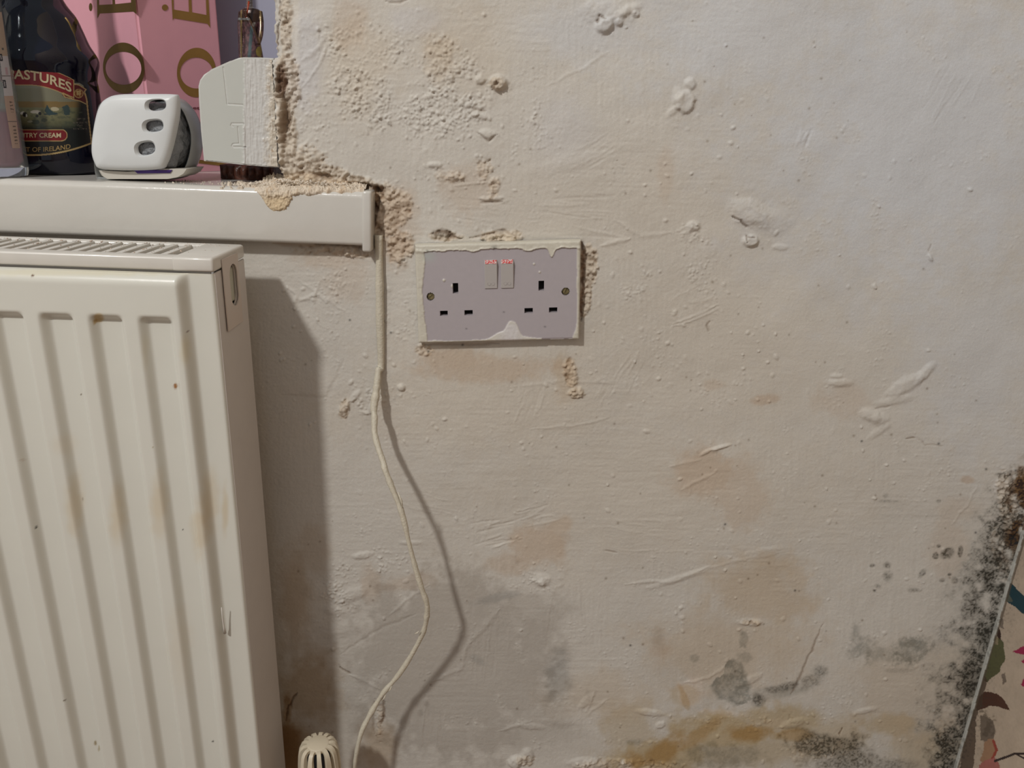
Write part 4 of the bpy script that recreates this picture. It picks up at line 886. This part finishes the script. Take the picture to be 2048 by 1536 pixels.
sm = sst(.0, .4, fbm(lu / 1.5, lv / 1.2, 2, 208)) * (np.abs(lu - 160) < 13) * ((np.abs(lv - 238) < 1.5) | (np.abs(lv - 245) < 1.5) | (np.abs(lv - 251) < 1.5) * (np.abs(lu - 160) < 5) | (np.abs(lv - 257) < 1.5)); paint(LC, sm, (.14, .12, .10))
kp = (inside | tail)[:-1, :-1]
lab = link('front_label', gridmesh('front_label', onCyl(lu, lv, BX, BY, BR + .0002), kp, LC), mat('printed_label', attr=True, rough=.3, coat=.2), bot); lab['label'] = 'printed label with cows, farmhouse, red banner and gold edge'
M_let = mat('cream_lettering', (.55, .47, .30), .4); M_letg = mat('gold_lettering', (.40, .28, .12), .35, .3)
def label_text(body, x0, x1, base, hgt, m, name, surf, bold=.012, slant=None):
    V, Fc = text_geo(body, 1.0, bold); V = V - [V[:, 0].min(), 0, 0]; W = V[:, 0].max(); Hh = .72
    x = x0 + V[:, 0] / W * (x1 - x0); y = base(x) - V[:, 1] / Hh * hgt
    P = surf(x, y); return link(name, pydata(name, P, Fc), m, None, False)
def put(o, par):
    o.parent = par; p = par; off = Vector((0, 0, 0))
    while p is not None: off += p.location; p = p.parent
    o.location = -off
lsurf = lambda x, y: onCyl(x, y, BX, BY, BR + .0005)
put(label_text('PASTURES', 15, 143, lambda x: 157.5 + np.clip(x - 30, 0, None)**2 * .00215, 19, M_let, 'banner_lettering', lsurf, .02), lab)
put(label_text('TM', 134, 141, lambda x: 161 + 0 * x, 3.2, M_letg, 'trademark_lettering', lsurf, 0), lab)
put(label_text('COUNTRY CREAM', 9, 122, lambda x: 275 + 0 * x, 9.5, M_let, 'pill_lettering', lsurf, .02), lab)
put(label_text('PRODUCT OF IRELAND', -4, 141, lambda x: 303.5 - np.clip(x - 70, 0, None)**2 * .0013, 9.5, M_letg, 'origin_lettering', lsurf, .01), lab)

# ================================================================== clear bottle at the left edge
GX_, GY, GR = float(onY(49, 330, .003)[0]) - .0205, .003, .0205
cb = tag(empty('clear_glass_bottle', (GX_, GY, ZS)), 'clear glass bottle with a paper strip label at the left edge of the sill', 'bottle')
M_clear = mat('clear_glass', (.80, .84, .86), .06, trans=.92, ior=1.45)
po = [(.0002, 0), (.015, 0), (.0190, .001), (.0202, .005), (.0205, .012), (.0205, .15), (.0195, .17), (.016, .20), (.012, .22), (.012, .25)]
pi_ = [(.0105, .25), (.0105, .22), (.014, .20), (.0175, .168), (.0186, .15), (.0186, .013), (.016, .008), (.0002, .007)]
V_, F_ = lathe([(r, ZS + z + .0002) for r, z in po + pi_], GX_, GY, 48); wn(link('bottle_glass', pydata('bottle_glass', V_, F_), M_clear, cb), 50)
V_, F_ = lathe([(.0002, ZS + .25), (.0138, ZS + .25), (.0138, ZS + .27), (.0002, ZS + .27)], GX_, GY, 32); link('bottle_cap', pydata('bottle_cap', V_, F_), mat('grey_cap', (.3, .3, .32), .4), cb)
V_, F_ = lathe([(.0002, ZS + .0075), (.0152, ZS + .0085), (.0183, ZS + .0135), (.0183, ZS + .052), (.0002, ZS + .052)], GX_, GY, 40); wn(link('pink_liquid', pydata('pink_liquid', V_, F_), mat('pink_liquid', (.55, .22, .26), .08, trans=.7, ior=1.33), cb))
lu, lv = np.meshgrid(np.arange(-60, 46, .6), np.arange(18, 300, .6), indexing='ij')
le = np.interp(lv, [0, 60, 130, 210, 300], [-22, -12, 1, 10, 25]); re_ = np.interp(lv, [18, 47, 133, 240, 296], [2, 6.5, 18.5, 33, 40])
kp = ((lu < re_) & (lu > le) & (lv > 24) & (lv < 296))[:-1, :-1]
LC = np.ones(lu.shape + (3,)) * np.array([.40, .32, .25]); w1 = fbm(lu / 3, lv / 2, 3, 220)
paint(LC, (lv > 112) & (lv < 192), (.48, .47, .50)); paint(LC, (lv > 192), (.42, .30, .25), .8)
x_ = lu - re_
for y0, y1 in ((108, 122), (160, 176)): paint(LC, (lv > y0) & (lv < y1) & (x_ > -17) & (x_ < -11), (.02, .02, .03)); paint(LC, (lv > y0 + 3) & (lv < y1 - 3) & (x_ > -15) & (x_ < -13), (.4, .4, .42))
paint(LC, (np.abs(x_ + 6) < 3) & (np.sin(lv * .9) + w1 > .35) & (((lv > 200) & (lv < 225)) | ((lv > 252) & (lv < 288))), (.12, .09, .08))
paint(LC, (np.abs(lv - 152) < .8) | (np.abs(lv - 243) < .8), (.15, .12, .12)); paint(LC, (x_ > -9) & (x_ < -4) & (lv > 135) & (lv < 150), (.40, .2, .25), .6)
paint(LC, (np.abs(x_ + 8) < 2) & (np.abs(lv - 98) < 2), (.1, .1, .1))
link('paper_label', gridmesh('paper_label', onCyl(lu, lv, GX_, GY, GR + .0003), kp, LC), mat('worn_paper', attr=True, rough=.6), cb)

# ================================================================== pink gift box with gold letters
ex = onY(291, 190, .095); EX, EY = float(ex[0]), .095
WB, WL = .082, .150; BT = math.radians(52)
dR = np.array([math.cos(BT), math.sin(BT), 0]); dL = np.array([-math.sin(BT), math.cos(BT), 0])
E0 = np.array([EX, EY, ZS + .0002])
pk = tag(empty('gift_box', tuple(E0)), 'tall pink gift box with big gold letters between the dark bottle and the cover plate', 'gift box')
M_pink = mat('pink_card', (.74, .36, .425), .45, bump=700, bumpd=.00004, var=.02, varscale=80)
base4 = [E0, E0 + dR * WB, E0 + dR * WB + dL * WL, E0 + dL * WL]
bm = bmesh.new(); HB = .30
lo4 = [bm.verts.new(p) for p in base4]; hi4 = [bm.verts.new(p + np.array([0, 0, HB])) for p in base4]
bm.faces.new(lo4[::-1]); bm.faces.new(hi4)
for i in range(4): bm.faces.new((lo4[i], lo4[(i + 1) % 4], hi4[(i + 1) % 4], hi4[i]))
bmesh.ops.bevel(bm, geom=[e for e in bm.edges if abs(e.verts[0].co.z - e.verts[1].co.z) > .1], offset=.0022, segments=3, affect='EDGES')
wn(bm_obj('card_box', bm, M_pink, pk, False), 50)
NR_ = np.array([math.sin(BT), -math.cos(BT), 0]); NL_ = np.array([-math.cos(BT), -math.sin(BT), 0])
M_gold = mat('gold_foil_print', (.42, .26, .085), .28, .9, var=.1, varscale=40)
def face_strip(name, outer, inner, N, par=pk, m=None):
    """flat foil shape between two closed outlines (photo chart) on a box face"""
    n = len(outer); a = onPlane(outer[:, 0], outer[:, 1], E0 + N * .0003, N); b = onPlane(inner[:, 0], inner[:, 1], E0 + N * .0003, N)
    V_ = list(a) + list(b); F_ = [(i, (i + 1) % n, n + (i + 1) % n, n + i) for i in range(n)]
    return link(name, pydata(name, V_, F_), m or M_gold, par, False)
def face_poly(name, polys, N, m=None, par=pk):
    V_ = []; F_ = []
    for pg in polys:
        pg = np.array(pg, float); a = onPlane(pg[:, 0], pg[:, 1], E0 + N * .0003, N); F_.append(tuple(range(len(V_), len(V_) + len(pg)))); V_ += list(a)
    return link(name, pydata(name, V_, F_), m or M_gold, par, False)
t = np.linspace(0, 2 * PI, 64, endpoint=False)
face_strip('letter_o', np.stack(ring_px(247.5, 136, 41.5, 51, -.10, 64), 1), np.stack(ring_px(246.5, 136.5, 36.2, 33, .12, 64), 1), NL_)
face_strip('letter_o', np.stack(ring_px(393, 145, 39, 49.5, .03, 64), 1), np.stack(ring_px(393, 146, 33, 31, .14, 64), 1), NR_)
face_poly('letter_e', [[(193, -60), (196, -60), (197.5, 10), (225, 8.5), (223, -25), (227, -25), (230, 8.3), (262, 5), (260, -50), (268, -52), (273, 28), (266, 23), (199, 27), (194.5, 37)]], NL_)
face_poly('letter_e', [[(340, -60), (346, -60), (347.5, 19), (378, 24), (376, -25), (382, -25), (384, 24.5), (413, 30), (410, -50), (414, -50), (420.5, 56), (415, 47.5), (348, 36.5), (345.5, 41)]], NR_)
face_poly('letter_dot', [np.stack(ring_px(181, 14, 3.2, 8, 0, 24), 1)], NL_); face_poly('letter_dot', [np.stack(ring_px(330, 15, 6.2, 6.2, 0, 24), 1)], NR_)
face_poly('gold_band', [[(330, 310), (460, 328), (460, 334), (330, 318)]], NR_)
M_smt = mat('dark_red_print', (.14, .02, .03), .5)
put(label_text('et r', 386, 411, lambda x: 218 + (x - 383) * .05, 6, M_smt, 'small_lettering', lambda x, y: onPlane(x, y, E0 + NR_ * .0004, NR_), .02), pk)

# ================================================================== air freshener
af = tag(empty('air_freshener', (-.312, .02, ZS)), 'white plastic air freshener with three oval holes and grey gel inside', 'air freshener')
M_wp2 = mat('white_moulded_plastic', (.68, .70, .70), .35, var=.015, varscale=60); M_gel = mat('grey_gel', (.21, .22, .23), .22, bump=190, bumpd=.005, var=.35, varscale=70, coat=.4)
M_shell = mat('grey_clear_plastic', (.42, .43, .42), .25); M_cream = mat('cream_moulded_plastic', (.55, .52, .46), .35)
FP = smoothpoly([(205, 338), (192, 328), (185, 300), (190, 252), (200, 214), (214, 197), (240, 189), (300, 188), (346, 188.5), (357, 194), (359, 225), (352, 266), (343, 304), (334, 327), (322, 338), (262, 341)], 5)
def psec(poly, y, k, yref=.0):
    c = poly.mean(0); q = c + (poly - c) * k; p = onY(q[:, 0], q[:, 1], yref); p[:, 1] = y; return p
cF = FP.mean(0)
V_, F_ = loft([psec(FP, y, k) for y, k in ((-.0068, .55), (-.0062, .84), (-.0050, .93), (-.0030, .98), (-.0006, 1.0), (.0020, 1.0), (.0022, .985), (.0006, .94), (-.0020, .93), (-.0032, .55))])
fp = link('front_shell', pydata('front_shell', V_, F_), M_wp2, af)
for cx, cy, a, b, rt in ((315, 210.5, 20.5, 12.5, -.08), (310, 252, 20, 13, -.10), (294, 297, 19.5, 14.5, -.18)):
    e = np.linspace(0, 2 * PI, 36, endpoint=False)
    sx = np.sign(np.cos(e)) * np.abs(np.cos(e))**.72 * a; sy = np.sign(np.sin(e)) * np.abs(np.sin(e))**.78 * b
    xs2 = cx + sx * math.cos(rt) - sy * math.sin(rt); ys2 = cy + sx * math.sin(rt) + sy * math.cos(rt)
    rim = []
    for y, k in ((-.014, 1.22), (-.0078, 1.2), (-.0050, .95), (-.0035, .86), (.0, .84), (.004, .84)):
        p = onY(cx + (xs2 - cx) * k, cy + (ys2 - cy) * k, -.003); p[:, 1] = y; rim.append(p)
    boolean_cut(fp, *loft(rim))
wn(fp, 38)
SP = smoothpoly([(222, 356), (212, 350), (208, 320), (208, 270), (214, 225), (228, 203), (290, 199), (350, 195), (378, 212), (395, 245), (401, 280), (394, 320), (381, 345), (368, 355), (345, 357.5), (280, 357)], 5)
zmin = ZS + .0002
def ssec(y, k):
    p = psec(SP, y, k, .030); p[:, 2] = np.maximum(p[:, 2], zmin); return p
V_, F_ = loft([ssec(.012, .985), ssec(.016, 1.0), ssec(.034, 1.0), ssec(.042, .95), ssec(.046, .80), ssec(.0455, .70), ssec(.040, .90), ssec(.034, .955), ssec(.014, .955)], True)
F_ = F_[:-2]; k_ = len(SP); F_.append(tuple(5 * k_ + j for j in range(k_))); F_ += [(8 * k_ + j, 8 * k_ + (j + 1) % k_, (j + 1) % k_, j) for j in range(k_)]
wn(link('back_shell', pydata('back_shell', V_, F_), M_shell, af), 50)
GPp = smoothpoly([(225, 332), (205, 320), (198, 290), (204, 235), (222, 206), (300, 202), (352, 203), (370, 220), (382, 255), (384, 290), (374, 322), (360, 338), (330, 342)], 8)
def gsec(y, k, sd):
    p = psec(GPp, y, 1.0, .018); c = p.mean(0); n = vn(np.arange(len(p)) * .42, np.full(len(p), y * 170), sd)
    q = c + (p - c) * k * (1 + .05 * n)[:, None]; q[:, 1] = y; return q
V_, F_ = loft([gsec(y, k, 230) for y, k in ((-.0005, .55), (.0022, .84), (.006, .93), (.010, .90), (.014, .96), (.019, .93), (.024, .97), (.030, .95), (.036, .80))])
link('gel_filling', pydata('gel_filling', V_, F_), M_gel, af)
BPp = np.array([(206, 339.5), (262, 342), (322, 339.5), (333, 336), (385, 336), (378, 346), (366, 353), (345, 357), (222, 357), (212, 350)])
a_ = psec(BPp, .003, 1.0, .010); b_ = psec(BPp, .035, 1.0, .010)
for q in (a_, b_): q[:, 2] = np.maximum(q[:, 2], ZS + .0001)
V_, F_ = loft([psec(BPp, .0015, .96, .010) * [1, 1, 0] + np.maximum(psec(BPp, .0015, .96, .010), ZS + .0008) * [0, 0, 1], a_, b_])
wn(link('foot', pydata('foot', V_, F_), M_cream, af), 30)
q = onY(np.array([268., 344, 340, 275]), np.array([341., 340, 346, 347]), .0006)
V_, F_ = loft([q, q + np.array([0, .002, 0])]); link('purple_strip', pydata('purple_strip', V_, F_), mat('purple_plastic', (.07, .03, .22), .4), af)

# ================================================================== bronze figurine on a carved base
FY = .078
fg = tag(empty('figurine', (-.245, FY, ZS)), 'slender dark bronze figurine with neck rings on a carved wooden base, behind the cover plate', 'figurine')
def fp_(px, py, y=FY): return onY(px, py, y)
rowsF = [(-58, 504, 1.5, 1.5), (-54, 504, 7, 3.2), (-46, 504, 10, 4.6), (-34, 503.5, 10.5, 5.2), (-22, 503, 9.5, 4.8), (-10, 502, 7, 3.8), (-3, 500, 5.5, 3.0), (0, 499, 6.6, 3.2), (3, 499, 5.2, 2.8), (6, 499, 6.6, 3.2), (9, 499, 5.6, 2.8), (12, 499, 7.2, 3.4), (15, 500, 7, 3.4),
         (18, 502, 15, 4.4), (22, 502, 21, 5.2), (28, 502, 23, 5.8), (42, 502, 19, 5.6), (56, 502, 16, 5.0), (70, 503, 15.5, 4.8), (90, 504, 18, 5.6), (112, 505, 21, 6.8), (150, 506, 21, 7.2), (200, 508, 21.5, 7.4), (260, 510, 22.5, 8.0), (310, 512, 24, 8.6), (336, 513, 25, 9.0)]
secs = []
for py_, cx_, hw, dep in rowsF:
    c = fp_(cx_, py_); rx0 = float(fp_(cx_ + hw, py_)[0] - c[0])
    secs.append([(c[0] + rx0 * math.cos(a), c[1] + dep * .001 * math.sin(a), c[2]) for a in np.linspace(0, 2 * PI, 32, endpoint=False)])
def fz(px, py, dy): p = fp_(px, py); p[1] += dy; return p
parts = [loft(secs),
         tube(catmull([fz(482, 24, 0), fz(481, 50, -.001), fz(483, 80, -.002), fz(485, 118, -.003), fz(488, 150, -.005)], 5), .0022, 10),
         tube(catmull([fz(520, 23, 0), fz(524, 45, -.002), fz(525, 70, -.005), fz(522, 90, -.0085)], 5), .0022, 10),
         tube(catmull([fz(522, 90, -.0085), fz(516, 70, -.0092), fz(508, 50, -.0090), fz(500, 36, -.0088)], 5), [.0019] * 15 + [.0014], 10),
         tube([fz(501, -26, -.0045), fz(501, -22, -.0062), fz(501, -19, -.0048)], .0007, 8)]
bm = bmesh.new()
for V_, F_ in parts:
    me = pydata('tmp', V_, F_); bm.from_mesh(me); bpy.data.meshes.remove(me)
for hx, hy in ((499, 33), (497, 30)):
    m4 = Matrix.Translation(Vector(fz(hx, hy, -.0080))); bmesh.ops.create_icosphere(bm, subdivisions=2, radius=.0020, matrix=m4)
body = bm_obj('figure_body', bm, None, fg)
rm = body.modifiers.new('remesh', 'REMESH'); rm.mode = 'VOXEL'; rm.voxel_size = .00042; apply_mods(body)
sm_ = body.modifiers.new('s', 'SMOOTH'); sm_.iterations = 2; apply_mods(body)
offw = np.array(body.location) + np.array(fg.location)
co = np.zeros(len(body.data.vertices) * 3); body.data.vertices.foreach_get('co', co); co = co.reshape(-1, 3) + offw
fu, fv_ = chart(co); nn = fbm(fu / 4, fv_ / 5, 4, 240)
FC = np.ones((len(co), 3)) * np.array([.035, .014, .009]); FC[fv_ > 44] = (.060, .030, .034)
m = (fv_ > 44) & (nn > .05); FC[m] = (.12, .055, .06)
m = (np.abs(fu - (504 - (fv_ - 50) * .09)) < 3.2) & (fv_ > 52) & (fv_ < 118); FC[m] = (.05, .075, .08)
for x0 in (482.5, 521): m = (np.abs(fu - x0 - 1.2 * nn) < 1.7) & (fv_ > 16) & (fv_ < 122); FC[m] = (.24, .17, .075)
dfa = segdist(fu, fv_, [(522, 90), (516, 70), (508, 50), (500, 36)])[0]; m = (dfa < 5) & (co[:, 1] < FY - .0066); FC[m] = (.085, .042, .022); m = (dfa < 1.2) & (co[:, 1] < FY - .0085); FC[m] = (.20, .13, .06)
m = np.hypot((fu - 518) / 6, (fv_ - 103) / 10) < 1; FC[m] = (.20, .15, .03)
m = (fv_ < 16) & (fv_ > -2) & (np.abs(np.mod(fv_, 3) - 0) < 1.2) & (fu < 507); FC[m] = (.34, .33, .33)
m = np.hypot(fu - 509, fv_ - 49) < 4.5; FC[m & (co[:, 1] < FY - .004)] = (.30, .28, .26)
m = (np.abs(fv_ - 38) < 2) & (fu < 500); FC[m] = (.16, .16, .16)
body.data.materials.clear(); body.data.materials.append(mat('patinated_bronze', attr=True, rough=.32, metal=.25, coat=.3, var=.15, varscale=400))
ca = body.data.color_attributes.new('col', 'FLOAT_COLOR', 'POINT'); cc = np.ones((len(co), 4), np.float32); cc[:, :3] = FC; ca.data.foreach_set('color', cc.ravel()); body.data.shade_smooth()
V_, F_ = tube([fz(500, 38, -.0098), fz(503, 22, -.0098), fz(504.5, 6, -.0085)], [.0007, .0007, .0010], 8); link('red_flute', pydata('red_flute', V_, F_), mat('red_lacquer', (.32, .05, .02), .35), fg)
for i in range(4):
    V_, F_ = tube(catmull([fz(494 + i * 1.2, 27 + i * 2.6, -.0092), fz(498 + i * .8, 25 + i * 2.9, -.0108), fz(502, 27 + i * 2.7, -.0100)], 3), .00052, 6)
    link('finger', pydata('finger', V_, F_), mat('bronze_finger', (.10, .05, .03), .3, .3) if i == 0 else bpy.data.materials['bronze_finger'], fg)
# carved base: fluted block
x0, x1 = float(onY(444, 345, .06)[0]), float(onY(552, 345, .06)[0]); ztop = float(onY(500, 331, .06)[2])
nb_ = 260; t = np.linspace(0, 1, nb_); wv = np.abs(np.sin(t * PI * 7.5))**.7
secs = []
for z_, k_ in ((ZS + .0002, .0), (ZS + .0015, .0005), (ZS + .004, .0022), ((ZS + ztop) / 2, .0030), (ztop - .003, .0022), (ztop - .001, .0004), (ztop, -.0006)):
    fr = [(x0 + (x1 - x0) * s_, .056 - k_ * w * 1.0 - .004 * math.sin(PI * s_), z_) for s_, w in zip(t, wv)]
    secs.append(fr + [(x1, .098, z_), (x0, .098, z_)])
V_, F_ = loft(secs); wn(link('carved_base', pydata('carved_base', V_, F_), mat('dark_carved_wood', (.085, .030, .018), .4, bump=220, bumpd=.001, var=.7, varscale=260), fg), 60)
